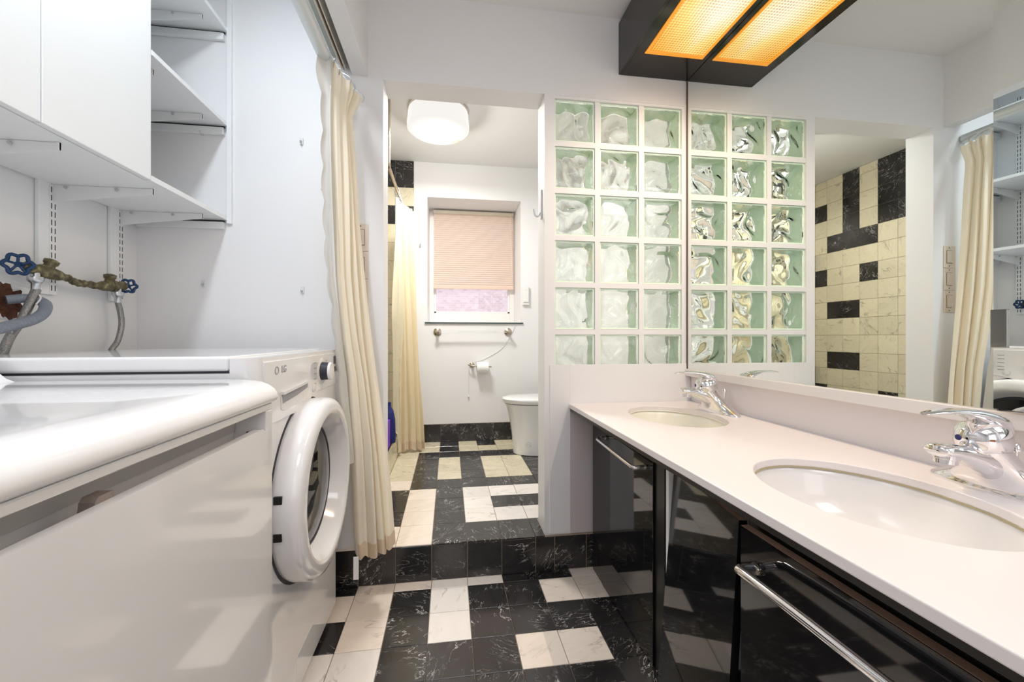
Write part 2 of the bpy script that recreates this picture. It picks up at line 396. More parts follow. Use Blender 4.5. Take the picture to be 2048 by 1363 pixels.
fu = struct('floor_bathroom', MB().box((-1.42, YW - 0.012, -0.08), (1.3, WY + 0.1, ZS - 0.006)), 'grout'); tag(fu, 'raised bathroom floor of black and cream marble squares beyond the step')
UP = {0: 'wwbbbbb', 1: 'bwbwwwb', 2: 'bwbwbbb', 3: 'bwbwwwb', 4: 'wbbbbbb', 5: 'wbwbwwb', 6: 'wbwbwwb', 7: 'wbwbwwb', 8: 'wbbbbbb', 9: 'wwbwwwb', 10: 'wwbwbww'}
U1 = 1.9687
for r in range(11):
    y0 = YW - 0.017 if r == 0 else U1 + (r - 1) * P
    y1 = U1 + r * P
    for k in range(0, 10):
        x0, x1 = GX + k * P, GX + (k + 1) * P
        x1 = min(x1, 1.09)
        if x1 - x0 < 0.01: continue
        if r == 0 and x0 > 0.44: continue
        if r == 0 and x1 > 0.425: x1 = 0.43
        ch = UP[r][k] if k < 7 else 'bwbwbbw'[(r + k) % 7]
        m = 'marble_black' if ch == 'b' else ('marble_cream' if r > 4 else 'marble_white' if k < 2 else 'marble_white_cool')
        tile(fu, ((x0 + x1) / 2, (y0 + y1) / 2, ZS), x1 - x0 - GR, y1 - y0 - GR, m)
    if r == 0: tile(fu, (GX - P / 2 + 0.0, (y0 + y1) / 2, ZS), P - GR, y1 - y0 - GR, 'marble_white')
# step riser
rs = struct('trim_1', MB().box((-1.22, YW - 0.011, 0.0), (0.72, YW + 0.002, ZS - 0.008)), 'grout'); tag(rs, 'step riser faced with black marble squares')
xs = [GX - 5 * P + i * P for i in range(0, 11)] + [0.474, 0.623, 0.72]
for a, b in zip(xs[:-1], xs[1:]):
    if b - a < 0.03 or a < -1.2: continue
    tile(rs, ((a + b) / 2, YW - 0.016, ZS / 2 - 0.003), b - a - GR * 1.5, ZS - 0.010, 'marble_black', '-y')
# ------------------------------------------------------------------ walls
w = MB()
w.box((-1.36, YW, 0), (-0.281, YB, ZC))
w.box((-0.281, YW, 2.165), (0.43, YB, ZC))
BX, BZ, BP, BS = 0.4788, 2.1487, 0.2162, 0.1921
w.box((0.43, YW, 0), (BX, YB, ZC)); w.box((BX, YW, BZ), (1.35, YB, ZC)); w.box((BX, YW, 0), (1.35, YB, BZ - 5 * BP - BS))
w.box((BX + 2 * BP + BS, YW, BZ - 5 * BP - BS), (1.35, YB, BZ))
for i in range(2): w.box((BX + i * BP + BS, YW + 0.003, BZ - 5 * BP - BS), (BX + (i + 1) * BP, YB - 0.003, BZ))
for r in range(5):
    for i in range(3): w.box((BX + i * BP, YW + 0.003, BZ - (r + 1) * BP), (BX + i * BP + BS, YB - 0.003, BZ - r * BP - BS))
w.box((0.455, YW - 0.004, ZS), (0.548, YW, 0.93)); w.box((0.548, YW - 0.004, 0.73), (XM, YW, 0.93), 0.001, 1)
w.box((0.50, YW - 0.003, BZ + 0.012), (XM, YW, BZ + 0.018))
wf = struct('wall_far', w, 'wall_paint'); tag(wf, 'white wall with the doorway and the glass block panel beside the mirror')
struct('wall_panel', MB().box((0.548, YW - 0.006, ZS - 0.002), (0.76, YW, 0.735), 0.001, 1), 'wall_grey', wf)  # thin piece below the counter, darker grey than the wall
# glass blocks, each with its own waves
def block_mesh(seed):
    rnd = random.Random(seed)
    A = [(rnd.uniform(24, 95), rnd.uniform(0, 2 * pi), rnd.uniform(0, 6.28), rnd.uniform(0.25, 1)) for _ in range(7)]
    def hf(x, z):
        wx = x + 0.018 * sin(38 * z + seed); wz = z + 0.018 * sin(33 * x + 2 * seed)
        s = sum(a * sin(k * (wx * cos(t) + wz * sin(t)) + p) for k, t, p, a in A) / 3.2
        return 0.0085 * (abs(s) ** 0.7) * (1 if s > 0 else -0.8)
    mb = MB(); h = BS / 2; d = YB - YW - 0.024; g = 0.0015
    n = 26; hh = h - 0.008
    for side in (0, 1):
        y_out = 0.0 if side == 0 else d; sg = 1 if side == 0 else -1
        b = bmesh.new()
        vo = [[b.verts.new((-hh + 2 * hh * i / n, y_out + sg * (0.0012 if i in (0, n) or j in (0, n) else 0), -hh + 2 * hh * j / n)) for i in range(n + 1)] for j in range(n + 1)]
        vi = []
        for j in range(n + 1):
            row = []
            for i in range(n + 1):
                x = -hh + 2 * hh * i / n; z = -hh + 2 * hh * j / n
                e = min(min(i, n - i), min(j, n - j)) / 3.0; e = min(1, e)
                row.append(b.verts.new((x, y_out + sg * (0.013 + e * hf(x + side * 0.31, z - side * 0.17)), z)))
            vi.append(row)
        for j in range(n):
            for i in range(n):
                f = b.faces.new([vo[j][i], vo[j][i + 1], vo[j + 1][i + 1], vo[j + 1][i]]); f.smooth = False
                f = b.faces.new([vi[j][i], vi[j + 1][i], vi[j + 1][i + 1], vi[j][i + 1]]); f.smooth = True
        for i in range(n):
            for (p, q) in ((0, 0), (n, n)):
                b.faces.new([vo[p][i], vo[p][i + 1], vi[p][i + 1], vi[p][i]])
                b.faces.new([vo[i][p], vo[i + 1][p], vi[i + 1][p], vi[i][p]])
        bmesh.ops.recalc_face_normals(b, faces=b.faces[:])
        mb.merge(b)
    return mb.mesh('glass_block', 'block_glass')
def rim_mesh():
    mb = MB(); h = BS / 2 - 0.0006; t = 0.007; d = YB - YW - 0.024
    for lo, hi in (((-h, 0, -h), (-h + t, d, h)), ((h - t, 0, -h), (h, d, h)), ((-h + t, 0, -h), (h - t, d, -h + t)), ((-h + t, 0, h - t), (h - t, d, h))):
        mb.box(lo, hi, 0.0012, 1)
    return mb.mesh('rim', 'block_rim')
RM = rim_mesh()
for c in range(3):
    for r in range(6):
        o = inst('glass_block', block_mesh(c * 6 + r + 3), (BX + c * BP + BS / 2, YW + 0.010, BZ - r * BP - BS / 2), wf)
        q = inst('rim', RM, (0, 0, 0), o)
# other walls
wl = struct('wall_left', MB().box((XL - 0.1, -1.6, 0), (XL, YW, ZC)), 'plaster_rough'); tag(wl, 'white plastered back wall of the laundry closet')
wr = struct('wall_right', MB().box((XR, -1.6, 0), (XR + 0.12, YW, ZC)), 'wall_paint'); tag(wr, 'white wall behind the vanity and the mirror')
struct('wall_back', MB().box((-1.4, -1.7, 0), (1.4, -1.6, ZC)), 'wall_paint')['label'] = 'plain white wall behind the viewpoint'
wdr = struct('door_1', MB().box((-0.25, -1.598, 0.0), (0.60, -1.56, 2.05), 0.003, 1), 'door_wood'); tag(wdr, 'orange-brown wooden room door')
for q in ((-0.17, 0.15), (-0.17, 1.10)):
    for x in (-0.17, 0.20): struct('panel', MB().box((x, -1.562, q[1]), (x + 0.32, -1.552, q[1] + 0.80), 0.006, 1), 'door_wood', wdr)
struct('ceiling', MB().box((-1.45, -1.7, ZC), (1.4, WY + 0.1, ZC + 0.08)), 'ceiling_paint')['label'] = 'flat white ceiling'
bm_ = MB().box((-0.400, -1.6, 2.178), (-0.346, YW, ZC)).box((-0.408, -1.6, 2.172), (-0.345, YW, 2.190), 0.001, 1)
struct('trim_2', bm_, 'wall_paint')['label'] = 'white beam across the front of the laundry closet'
# bathroom shell
wbb = MB()
WX0, WX1, WZ0, WZ1 = -0.185, 0.625, 1.183, 2.25
wbb.box((-1.42, WY, 0), (WX0, WY + 0.42, ZC)); wbb.box((WX1, WY, 0), (1.3, WY + 0.42, ZC))
wbb.box((WX0, WY, 0), (WX1, WY + 0.42, WZ0)); wbb.box((WX0, WY, WZ1), (WX1, WY + 0.42, ZC))
wb = struct('wall_bathroom', wbb, 'wall_paint'); tag(wb, 'white bathroom wall around the deep window recess')
struct('wall_bathroom_right', MB().box((1.09, YB, ZS), (1.25, WY, ZC)), 'wall_paint')['label'] = 'white bathroom wall behind the toilet'
# tiled parts of the shower
ws = struct('wall_shower', MB().box((-1.42, YB, 0), (-1.307, WY, ZC)), 'grout_light'); tag(ws, 'shower wall of cream marble squares with scattered black squares')
TB = 2.316; TP = 0.1555
zr = [ZC - 0.002, 2.471] + [TB - i * TP for i in range(14)]   # boundaries, top down
zr = [z for z in zr if z > ZS + 0.01] + [ZS]
BLK = {('E', 0), ('F', 0), ('E', 1), ('F', 1), ('E', 2), ('F', 2), ('E', 3), ('F', 3), ('C', 0), ('C', 1), ('C', 2), ('C', 3), ('C', 4), ('B', 4), ('D', 4), ('A', 2), ('A', 6), ('D', 6), ('B', 8), ('C', 8), ('B', 11), ('C', 11),
       ('G', 5), ('H', 8), ('G', 9), ('H', 3), ('I', 5), ('J', 7), ('I', 11), ('A', 13), ('E', 13)}
ye = [WY - 0.008, 3.377]; 
while ye[-1] - P > YB + 0.01: ye.append(ye[-1] - P)
ye.append(YB)
for j in range(len(ye) - 1):
    for i in range(len(zr) - 1):
        y1, y0 = ye[j], ye[j + 1]; z1, z0 = zr[i], zr[i + 1]
        if y1 - y0 < 0.012 or z1 - z0 < 0.012: continue
        L_ = 'ABCDEFGHIJKLM'[j]
        tile(ws, (-1.300, (y0 + y1) / 2, (z0 + z1) / 2), y1 - y0 - GR, z1 - z0 - GR, 'marble_black' if (L_, i) in BLK else 'marble_cream', 'x')
wt = struct('wall_shower_end', MB().box((-1.307, WY - 0.006, 0.0), (-0.294, WY - 0.0005, ZC)), 'grout_light'); tag(wt, 'tiled end wall of the shower beside the window wall')
xe = [-0.296 - i * P for i in range(7)] + [-1.3]
for j in range(len(xe) - 1):
    for i in range(len(zr) - 1):
        x1, x0 = xe[j], xe[j + 1]; z1, z0 = zr[i], zr[i + 1]
        if z1 - z0 < 0.012: continue
        bk = i in (0, 1, 3) if j < 3 else ((i * 3 + j) % 7 == 0)
        tile(wt, ((x0 + x1) / 2, WY - 0.012, (z0 + z1) / 2), x1 - x0 - GR, z1 - z0 - GR, 'marble_black' if bk else 'marble_cream', '-y')
# shower pan and curb
sf = struct('trim_3', MB().box((-0.458, YB, ZS - 0.01), (GX - 0.001, WY - 0.014, 0.322), 0.002, 1), 'marble_cream'); tag(sf, 'low marble curb along the shower')
pn = MB()
for i in range(6):
    for j in range(10):
        a = -1.293 + i * 0.1305; b = YB + 0.003 + j * P
        pn.box((a, b, ZS), (a + 0.129, min(b + P - GR, WY - 0.015), ZS + 0.012), 0.001, 1)
o = struct('floor_shower', pn, 'marble_black'); tag(o, 'black tiled shower floor behind the curb')
struct('curb_cap', MB().box((-0.458, YB, 0.3222), (GX - 0.002, WY - 0.014, 0.331), 0.001, 1), 'marble_black', sf)
# baseboard under the window
bb = struct('baseboard_bathroom', MB().box((-0.294, WY - 0.008, ZS), (1.09, WY - 0.0005, ZS + 0.152)), 'grout'); tag(bb, 'black marble baseboard under the window')
for k in range(0, 10):
    x0 = max(GX + k * P, -0.293); x1 = min(GX + (k + 1) * P, 1.088)
    if x1 - x0 > 0.02: tile(bb, ((x0 + x1) / 2, WY - 0.014, ZS + 0.0765), x1 - x0 - GR, 0.1505, 'marble_black', '-y')
# ------------------------------------------------------------------ window, outside, blind
YG = WY + 0.36
wn = MB(); f = 0.045
for lo, hi in (((WX0, YG, WZ0), (WX0 + f, YG + 0.05, WZ1)), ((WX1 - f, YG, WZ0), (WX1, YG + 0.05, WZ1)), ((WX0 + f, YG, WZ0), (WX1 - f, YG + 0.05, WZ0 + 0.10)), ((WX0 + f, YG, WZ1 - 0.07), (WX1 - f, YG + 0.05, WZ1)), ((WX0 + f, YG + 0.01, 1.72), (WX1 - f, YG + 0.05, 1.77))):
    wn.box(lo, hi, 0.003, 1)
win = struct('window_1', wn, 'window_vinyl'); tag(win, 'bathroom window with a pale vinyl frame behind the pleated blind')
sh = MB()
for lo, hi in (((WX0 + f, YG + 0.012, WZ0 + 0.10), (WX0 + f + 0.02, YG + 0.04, 1.72)), ((WX1 - f - 0.02, YG + 0.012, WZ0 + 0.10), (WX1 - f, YG + 0.04, 1.72)), ((WX0 + f, YG + 0.012, WZ0 + 0.10), (WX1 - f, YG + 0.04, WZ0 + 0.115))): sh.box(lo, hi, 0.002, 1)
struct('sash', sh, 'plastic_white', win)
struct('pane', MB().box((WX0 + f + 0.01, YG + 0.024, WZ0 + 0.105), (WX1 - f - 0.01, YG + 0.028, 1.72)), 'glass_clear', win)
struct('pane', MB().box((WX0 + f + 0.01, YG + 0.034, 1.77), (WX1 - f - 0.01, YG + 0.038, WZ1 - 0.07)), 'glass_clear', win)
tag(MB().box((-0.205, WY - 0.014, 1.172), (0.645, YG - 0.001, 1.1825), 0.001, 1).build('window_sill', 'sill_glass'), 'dark green glass sill shelf under the window', 'sill')
tag(MB().box((-5, 7.0, -3), (6, 7.2, 5)).build('neighbouring_brick_wall', 'outside_brick'), 'pinkish brick wall seen through the lower window pane', 'wall')
bl = thing('pleated_blind', 'cream pleated blind drawn most of the way down the window', 'blind', (0.22, YG - 0.03, 1.5))
yb = YG - 0.045; bx0, bx1 = -0.142, 0.605
zt, zb_ = 2.205, 1.535; npl = 34
MB().grid(lambda u, v: (bx0 + (bx1 - bx0) * u, yb + (0.005 if round(v * npl * 2) % 2 else -0.002), zt - (zt - zb_) * v), 1, npl * 2, smooth=False).build('pleated_fabric', 'blind_cloth', bl)
MB().box((bx0 - 0.004, yb - 0.02, zt), (bx1 + 0.004, yb + 0.03, zt + 0.03), 0.003).build('head_rail', 'track_ivory', bl)
MB().box((bx0 - 0.002, yb - 0.012, zb_ - 0.028), (bx1 + 0.002, yb + 0.016, zb_), 0.003).build('bottom_rail', 'blind_cloth', bl)
MB().tube([(bx1 - 0.03, yb - 0.022, zt), (bx1 - 0.02, yb - 0.024, 1.9), (bx1 - 0.012, yb - 0.022, 1.62)], 0.0018, 6).build('cord', 'plastic_white', bl)

# ------------------------------------------------------------------ bathroom ceiling light
cl = thing('ceiling_light', 'round veined alabaster glass drum light lit on the bathroom ceiling', 'lamp', (-0.07, 2.687, ZC))
cx, cy = -0.07, 2.687
MB().lathe((cx, cy, ZC), (0, 0, -1), [(0.0, 0), (0.19, 0), (0.195, 0.012), (0.0, 0.014)]).build('ceiling_plate', 'nickel', cl)
MB().lathe((cx, cy, ZC - 0.016), (0, 0, -1), [(0.0, 0), (0.18, 0), (0.192, 0.008), (0.196, 0.05), (0.199, 0.075), (0.197, 0.082), (0.201, 0.088), (0.200, 0.112), (0.185, 0.128), (0.15, 0.136), (0.0, 0.139)], 48).build('glass_drum', 'alabaster', cl)
for a in (0.4, 2.5, 4.6):
    MB().lathe((cx + 0.197 * cos(a), cy + 0.197 * sin(a), ZC - 0.03), (cos(a), sin(a), 0), [(0, 0), (0.006, 0), (0.008, 0.006), (0.0, 0.016)], 10).build('screw', 'nickel', cl)
lp = bpy.data.lights.new('drum_bulb', 'POINT'); lp.shadow_soft_size = 0.07; lp.energy = 9; lp.color = (1.0, 0.97, 0.92)
lo_ = bpy.data.objects.new('drum_bulb', lp); C.objects.link(lo_); lo_.location = (cx, cy, ZC - 0.26)
ld = bpy.data.lights.new('drum_glow', 'AREA'); ld.shape = 'DISK'; ld.size = 0.36; ld.energy = 22; ld.color = (1.0, 0.97, 0.92)
lq = bpy.data.objects.new('drum_glow', ld); C.objects.link(lq); lq.location = (cx, cy, ZC - 0.165)
# ------------------------------------------------------------------ vanity light box on the mirror
FX0, FY1, FZ0, FZ1 = 0.784, YW - 0.002, 2.282, 2.522; FY0 = 0.70
vl = thing('vanity_light', 'long glossy black light box with an amber ribbed diffuser above the mirror', 'lamp', (0.95, 1.2, FZ0))
DX0, DX1, DY0, DY1 = 0.835, 1.104, 0.75, 1.642
hb = MB()
hb.box((FX0, FY0, FZ0), (FX0 + 0.012, FY1, FZ1), 0.001, 1); hb.box((FX0 + 0.012, FY1 - 0.012, FZ0), (XM - 0.002, FY1, FZ1)); hb.box((FX0 + 0.012, FY0, FZ0), (XM - 0.002, FY0 + 0.012, FZ1))
hb.box((FX0 + 0.012, FY0 + 0.012, FZ1 - 0.012), (XM - 0.002, FY1 - 0.012, FZ1))
hb.box((FX0 + 0.012, FY0 + 0.012, FZ0), (DX0, FY1 - 0.012, FZ0 + 0.008)); hb.box((DX1, FY0 + 0.012, FZ0), (XM - 0.002, FY1 - 0.012, FZ0 + 0.008))
hb.box((DX0, DY1, FZ0), (DX1, FY1 - 0.012, FZ0 + 0.008)); hb.box((DX0, FY0 + 0.012, FZ0), (DX1, DY0, FZ0 + 0.008))
hb.build('housing', 'fixture_black', vl)
nx, ny = 22, 73
def dome(u, v):
    x = DX0 + 0.012 + (DX1 - DX0 - 0.024) * u; y = DY0 + 0.014 + (DY1 - DY0 - 0.028) * v
    return (x, y, FZ0 - 0.002 - 0.0028 * abs(sin(pi * u * nx)) * abs(sin(pi * v * ny)))
MB().grid(dome, nx * 2, ny * 2, smooth=False).build('diffuser', 'amber_prism', vl)
de = MB()
de.box((DX0, DY0, FZ0 - 0.004), (DX0 + 0.012, DY1, FZ0 + 0.006)); de.box((DX1 - 0.012, DY0, FZ0 - 0.004), (DX1, DY1, FZ0 + 0.006))
de.box((DX0 + 0.012, DY1 - 0.022, FZ0 - 0.004), (DX1 - 0.012, DY1, FZ0 + 0.006)); de.box((DX0 + 0.012, DY0, FZ0 - 0.004), (DX1 - 0.012, DY0 + 0.014, FZ0 + 0.006))
de.build('diffuser_edge', 'amber_edge', vl)
for i_ in range(6):
    # the lit tube behind the diffuser, as a row of downward lamps
    l_ = bpy.data.lights.new('vanity_tube', 'SPOT'); l_.spot_size = radians(172); l_.spot_blend = 1.0; l_.shadow_soft_size = 0.0; l_.energy = 7.2; l_.color = (1.0, 0.79, 0.60)
    o_ = bpy.data.objects.new('vanity_tube', l_); C.objects.link(o_); o_.location = ((DX0 + DX1) / 2, 0.80 + i_ * 0.118, FZ0 - 0.014)
# ------------------------------------------------------------------ mirror, mirrored door, rail
MY = 0.689
mr = thing('wall_mirror', 'large frameless wall mirror above the double vanity', 'mirror', (XM, 1.2, 0.91))
MB().box((XM, MY, 0.905), (XM + 0.005, YW - 0.004, ZC - 0.004)).build('mirror_glass', 'mirror', mr)
MB().box((XM + 0.0052, MY, 0.905), (XR - 0.001, YW - 0.004, ZC - 0.004)).build('backing', 'mirror_back', mr)
MB().box((XM - 0.003, YW - 0.0075, 0.905), (XM + 0.001, YW - 0.0035, FZ0)).build('corner_bead', 'mirror_back', mr)
md = thing('mirrored_door', 'mirrored cabinet door standing slightly ajar at the near end of the wall mirror', 'door', (XM, 0.2, 0.91))
ang = radians(2.75); Lw = 0.47
dirv = Vector((-sin(ang), cos(ang), 0)); nv = Vector((-cos(ang), -sin(ang), 0))
base = Vector((XM - 0.001, MY - 0.012 - Lw * cos(ang), 0))
def dbox(a0, a1, n0, n1, z0, z1, name, m, r=0):
    b = MB(); b.box((a0, n0, z0), (a1, n1, z1), r, 2)
    for v in b.bm.verts:
        p = base + dirv * v.co.x + nv * v.co.y; v.co = Vector((p.x, p.y, v.co.z))
    bmesh.ops.recalc_face_normals(b.bm, faces=b.bm.faces[:])
    return b.build(name, m, md)
dbox(0, Lw, 0, 0.005, 0.912, ZC - 0.01, 'mirror_glass', 'mirror')
dbox(0, Lw, -0.004, -0.0003, 0.912, ZC - 0.01, 'door_backing', 'mirror_back')
dbox(Lw - 0.022, Lw + 0.003, 0.0053, 0.009, 1.036, 1.113, 'edge_clip', 'dark_chrome', 0.0015)
rl = thing('mirror_rail', 'pale ledge trim running under the mirror', 'trim', (XM, 1.0, 0.87))
MB().box((XM - 0.012, -0.4, 0.872), (XR, YW - 0.006, 0.9045), 0.002, 2).build('rail', 'counter_trim', rl)
# ------------------------------------------------------------------ countertop with two bowls
ZT = 0.752; CX0 = 0.543; CT = 0.020
sinks = [(0.872, 1.470, 0.165, 0.215), (0.822, 0.690, 0.175, 0.222)]
def counter_mesh():
    b = bmesh.new(); edges = []
    def loop(pts):
        vs = [b.verts.new((x, y, ZT)) for x, y in pts]
        for i in range(len(vs)): edges.append(b.edges.new((vs[i], vs[(i + 1) % len(vs)])))
    loop([(CX0, -0.35), (1.150, -0.35), (1.150, YW - 0.006), (CX0, YW - 0.006)])
    for (x, y, a, c) in sinks: loop([(x + a * cos(t), y + c * sin(t)) for t in [2 * pi * k / 72 for k in range(72)]])
    bmesh.ops.triangle_fill(b, use_beauty=True, edges=edges)
    # drop any face inside the bowls
    kill = [f for f in b.faces if any(((f.calc_center_median().x - x) / a) ** 2 + ((f.calc_center_median().y - y) / c) ** 2 < 0.93 for x, y, a, c in sinks)]
    if kill: bmesh.ops.delete(b, geom=kill, context='FACES_ONLY')
    r = bmesh.ops.extrude_face_region(b, geom=b.faces[:])
    for v in [g for g in r['geom'] if isinstance(g, bmesh.types.BMVert)]: v.co.z -= CT
    bmesh.ops.recalc_face_normals(b, faces=b.faces[:])
    mb = MB(); mb.merge(b); return mb
ct = thing('countertop', 'long pale pink solid countertop with two oval sink cut-outs', 'countertop', (0.85, 0.9, ZT))
co = counter_mesh().build('worktop', 'counter', ct)
bv = co.modifiers.new('bevel', 'BEVEL'); bv.width = 0.003; bv.segments = 3; bv.limit_method = 'ANGLE'; bv.angle_limit = radians(50)
bs = MB().box((1.148, -0.35, ZT), (XR, YW - 0.006, 0.871)).build('backsplash', 'counter', ct)
MB().box((CX0 + 0.006, -0.35, ZT - CT - 0.014), (CX0 + 0.02, YW - 0.007, ZT - CT), 0.001, 1).build('under_edge', 'edge_black', ct)
for i, (x, y, a, c) in enumerate(sinks):
    m = ('sink_far', 'sink_near')[i]
    sk = thing('sink_bowl', ('oval cream undermount sink bowl at the glass block end of the counter', 'oval white undermount sink bowl with a discoloured sealant rim nearest the viewer')[i], 'sink', (x, y, ZT - 0.15))
    prof = [(1.03, 0.0), (1.03, -0.001), (1.00, -0.006), (0.985, -0.02), (0.95, -0.05), (0.87, -0.085), (0.72, -0.115), (0.5, -0.132), (0.25, -0.139), (0.11, -0.141)]
    R = [[(x + a * s * cos(t), y + c * s * sin(t), ZT - CT - 0.001 + h) for t in [2 * pi * k / 72 for k in range(72)]] for s, h in prof]
    R2 = [[(px + (px - x) * 0.02 / a, py + (py - y) * 0.02 / c, pz - 0.004) for px, py, pz in r] for r in R[::-1]]
    MB().loft(R + R2, cap=False).build('bowl', m, sk)
    MB().loft([[(x + a * q * cos(t), y + c * q * sin(t), ZT - CT + h) for t in [2 * pi * k / 72 for k in range(72)]] for q, h in ((1.002, 0.0015), (1.004, -0.002), (0.990, -0.002), (0.993, 0.0015), (1.002, 0.0015))], cap=False).build('sealant_bead', 'sealant' if i else 'sink_far', sk)
    MB().lathe((x, y, ZT - CT - 0.142), (0, 0, 1), [(0.03, 0), (0.03, 0.004), (0.024, 0.005), (0.02, 0.003), (0.0, 0.003)], 24).build('drain', 'chrome', sk)
# ------------------------------------------------------------------ faucets
def faucet(y, label):
    fx = 1.085
    t = thing('faucet', label, 'faucet', (fx, y, ZT), None)
    n = 32
    def ell(z, ax, ay, dx=0): return [(fx + dx + ax * cos(q), y + ay * sin(q), z) for q in [2 * pi * k / n for k in range(n)]]
    prof = [(0.0, .040, .122, 0), (0.004, .040, .122, 0), (0.008, .039, .118, 0), (0.014, .038, .106, 0), (0.024, .038, .088, -.004), (0.036, .039, .068, -.010), (0.048, .040, .054, -.018), (0.060, .040, .046, -.028), (0.072, .039, .041, -.038), (0.084, .0375, .038, -.047), (0.088, .0365, .037, -.049)]
    MB().loft([ell(ZT + z, a, b, d) for z, a, b, d in prof]).build('body', 'chrome', t)
    sp = []
    for dx, z, hw, hh in ((-0.02, .050, .036, .034), (-0.055, .062, .033, .028), (-0.085, .073, .029, .021), (-0.110, .081, .026, .0165), (-0.135, .087, .0245, .0135), (-0.152, .089, .0235, .0125), (-0.160, .089, .0215, .0115), (-0.163, .089, .018, .009)):
        sp.append([(fx + dx, y + hw * cos(q), ZT + z + hh * sin(q)) for q in [2 * pi * k / 24 for k in range(24)]])
    MB().loft(sp).build('spout', 'chrome', t)
    MB().lathe((fx - 0.137, y, ZT + 0.080), (-0.10, 0, -1), [(0.0, 0), (0.0195, 0), (0.0195, 0.008), (0.0175, 0.009), (0.0175, 0.017), (0.0, 0.017)], 24).build('aerator', 'chrome', t)
    MB().lathe((fx - 0.050, y, ZT + 0.0885), (-0.12, 0, 1), [(0.0, 0), (0.036, 0), (0.0385, 0.003), (0.0405, 0.014), (0.040, 0.028), (0.036, 0.040), (0.026, 0.050), (0.012, 0.055), (0.0, 0.056)], 32).build('cap', 'chrome', t)
    lv = []
    for dx, z, hw, hh in ((-0.012, .104, .018, .014), (-0.018, .122, .028, .020), (-0.034, .139, .033, .017), (-0.058, .150, .031, .0125), (-0.085, .157, .026, .0085), (-0.112, .161, .020, .0060), (-0.140, .1625, .0165, .0045), (-0.165, .1615, .014, .0038), (-0.182, .1595, .010, .003), (-0.188, .1585, .006, .002)):
        lv.append([(fx + dx, y + hw * cos(q), ZT + z + hh * sin(q)) for q in [2 * pi * k / 24 for k in range(24)]])
    MB().loft(lv).build('lever', 'chrome', t)
    MB().tube([(fx + 0.026, y, ZT + 0.02), (fx + 0.030, y, ZT + 0.080)], 0.0036, 8).lathe((fx + 0.030, y, ZT + 0.079), (0, 0, 1), [(0.0, 0), (0.009, 0.001), (0.0095, 0.008), (0.006, 0.015), (0.0, 0.016)], 14).build('lift_rod', 'chrome', t)
    MB().lathe((fx - 0.0905, y + 0.012, ZT + 0.108), (-1, 0.3, -0.1), [(0.0, 0), (0.006, 0), (0.005, 0.0025), (0.0, 0.003)], 14).build('index_button', 'blue_plastic', t)
faucet(1.512, 'chrome single-lever faucet beside the cream sink at the glass block end')
faucet(0.652, 'chrome single-lever faucet beside the sink nearest the viewer')

# ------------------------------------------------------------------ vanity cabinet
XF = 0.648
vc = thing('vanity_cabinet', 'glossy black laminate vanity cabinet with sagging fronts under the pink counter', 'cabinet', (0.9, 0.7, 0))
MB().box((XF, 1.652, 0.002), (XF + 0.018, YW - 0.030, 0.73), 0.001, 1).build('filler_strip', 'gloss_black', vc)
MB().box((XF - 0.003, 1.216, 0.004), (XF + 0.015, 1.6475, 0.705), 0.0008, 1).build('door', 'gloss_black', vc)
MB().box((XF + 0.004, 1.156, 0.002), (XF + 0.022, 1.212, 0.73)).box((XF + 0.024, 1.190, 0.002), (XR - 0.005, 1.208, 0.70)).build('divider_post', 'edge_black', vc)
MB().box((XF + 0.006, 1.136, 0.002), (1.10, 1.1515, 0.71)).build('inner_panel', 'white_laminate', vc)
MB().box((1.135, -0.3, 0.002), (1.15, 1.12, 0.70)).box((1.135, 1.215, 0.002), (1.15, YW - 0.03, 0.70)).build('back_panel', 'edge_black', vc)
MB().box((XF + 0.024, -0.30, 0.02), (1.13, 1.12, 0.035)).build('floor_panel', 'edge_black', vc)
def bar(path, r, name_parent, knots):
    MB().tube(smooth_path(path, 6), r, 16).build('towel_handle', 'chrome', name_parent)
    for k in knots:
        MB().lathe(k[0], k[1], [(0, 0), (r * 1.45, 0), (r * 1.45, 0.006), (r * 1.1, 0.010), (0, 0.010)], 16).build('handle_collar', 'dark_chrome', name_parent)
d1 = XF - 0.003
bar([(d1, 1.600, 0.640), (d1 - 0.020, 1.600, 0.640), (d1 - 0.036, 1.598, 0.639), (d1 - 0.043, 1.586, 0.638), (d1 - 0.045, 1.560, 0.637), (d1 - 0.045, 1.30, 0.628), (d1 - 0.043, 1.272, 0.627), (d1 - 0.036, 1.260, 0.627), (d1 - 0.02, 1.258, 0.628), (d1, 1.258, 0.628)], 0.0068, vc, [((d1, 1.600, 0.640), (-1, 0, 0)), ((d1, 1.258, 0.628), (-1, 0, 0))])
# crooked door, leaning back at the top
BL = Vector((0.625, 1.150, 0.004)); TL = Vector((0.668, 1.130, 0.660)); TR = Vector((0.622, 0.797, 0.660)); BR = BL + (TR - TL); BR.y = 0.797
q = (TR - TL).cross(BL - TL).normalized(); 
if q.x < 0: q = -q
b = bmesh.new(); A_ = [b.verts.new(p) for p in (BL, BR, TR, TL)]; B_ = [b.verts.new(p + q * 0.018) for p in (BL, BR, TR, TL)]
b.faces.new(A_); b.faces.new(B_[::-1])
for i in range(4): b.faces.new([A_[i], A_[(i + 1) % 4], B_[(i + 1) % 4], B_[i]])
bmesh.ops.recalc_face_normals(b, faces=b.faces[:]); mb = MB(); mb.merge(b)
tag(mb.build('leaning_door', 'gloss_black', vc), 'crooked black door leaning back at the top')
b = bmesh.new(); e1 = (TR - TL).normalized(); up_ = Vector((0, 0, 0.0008))
c4 = [TL + up_, TR + up_, TR + q * 0.016 + up_, TL + q * 0.016 + up_]
b.faces.new([b.verts.new(p) for p in c4]); mb = MB(); mb.merge(b); mb.build('edge_strip', 'brown_edge', vc)
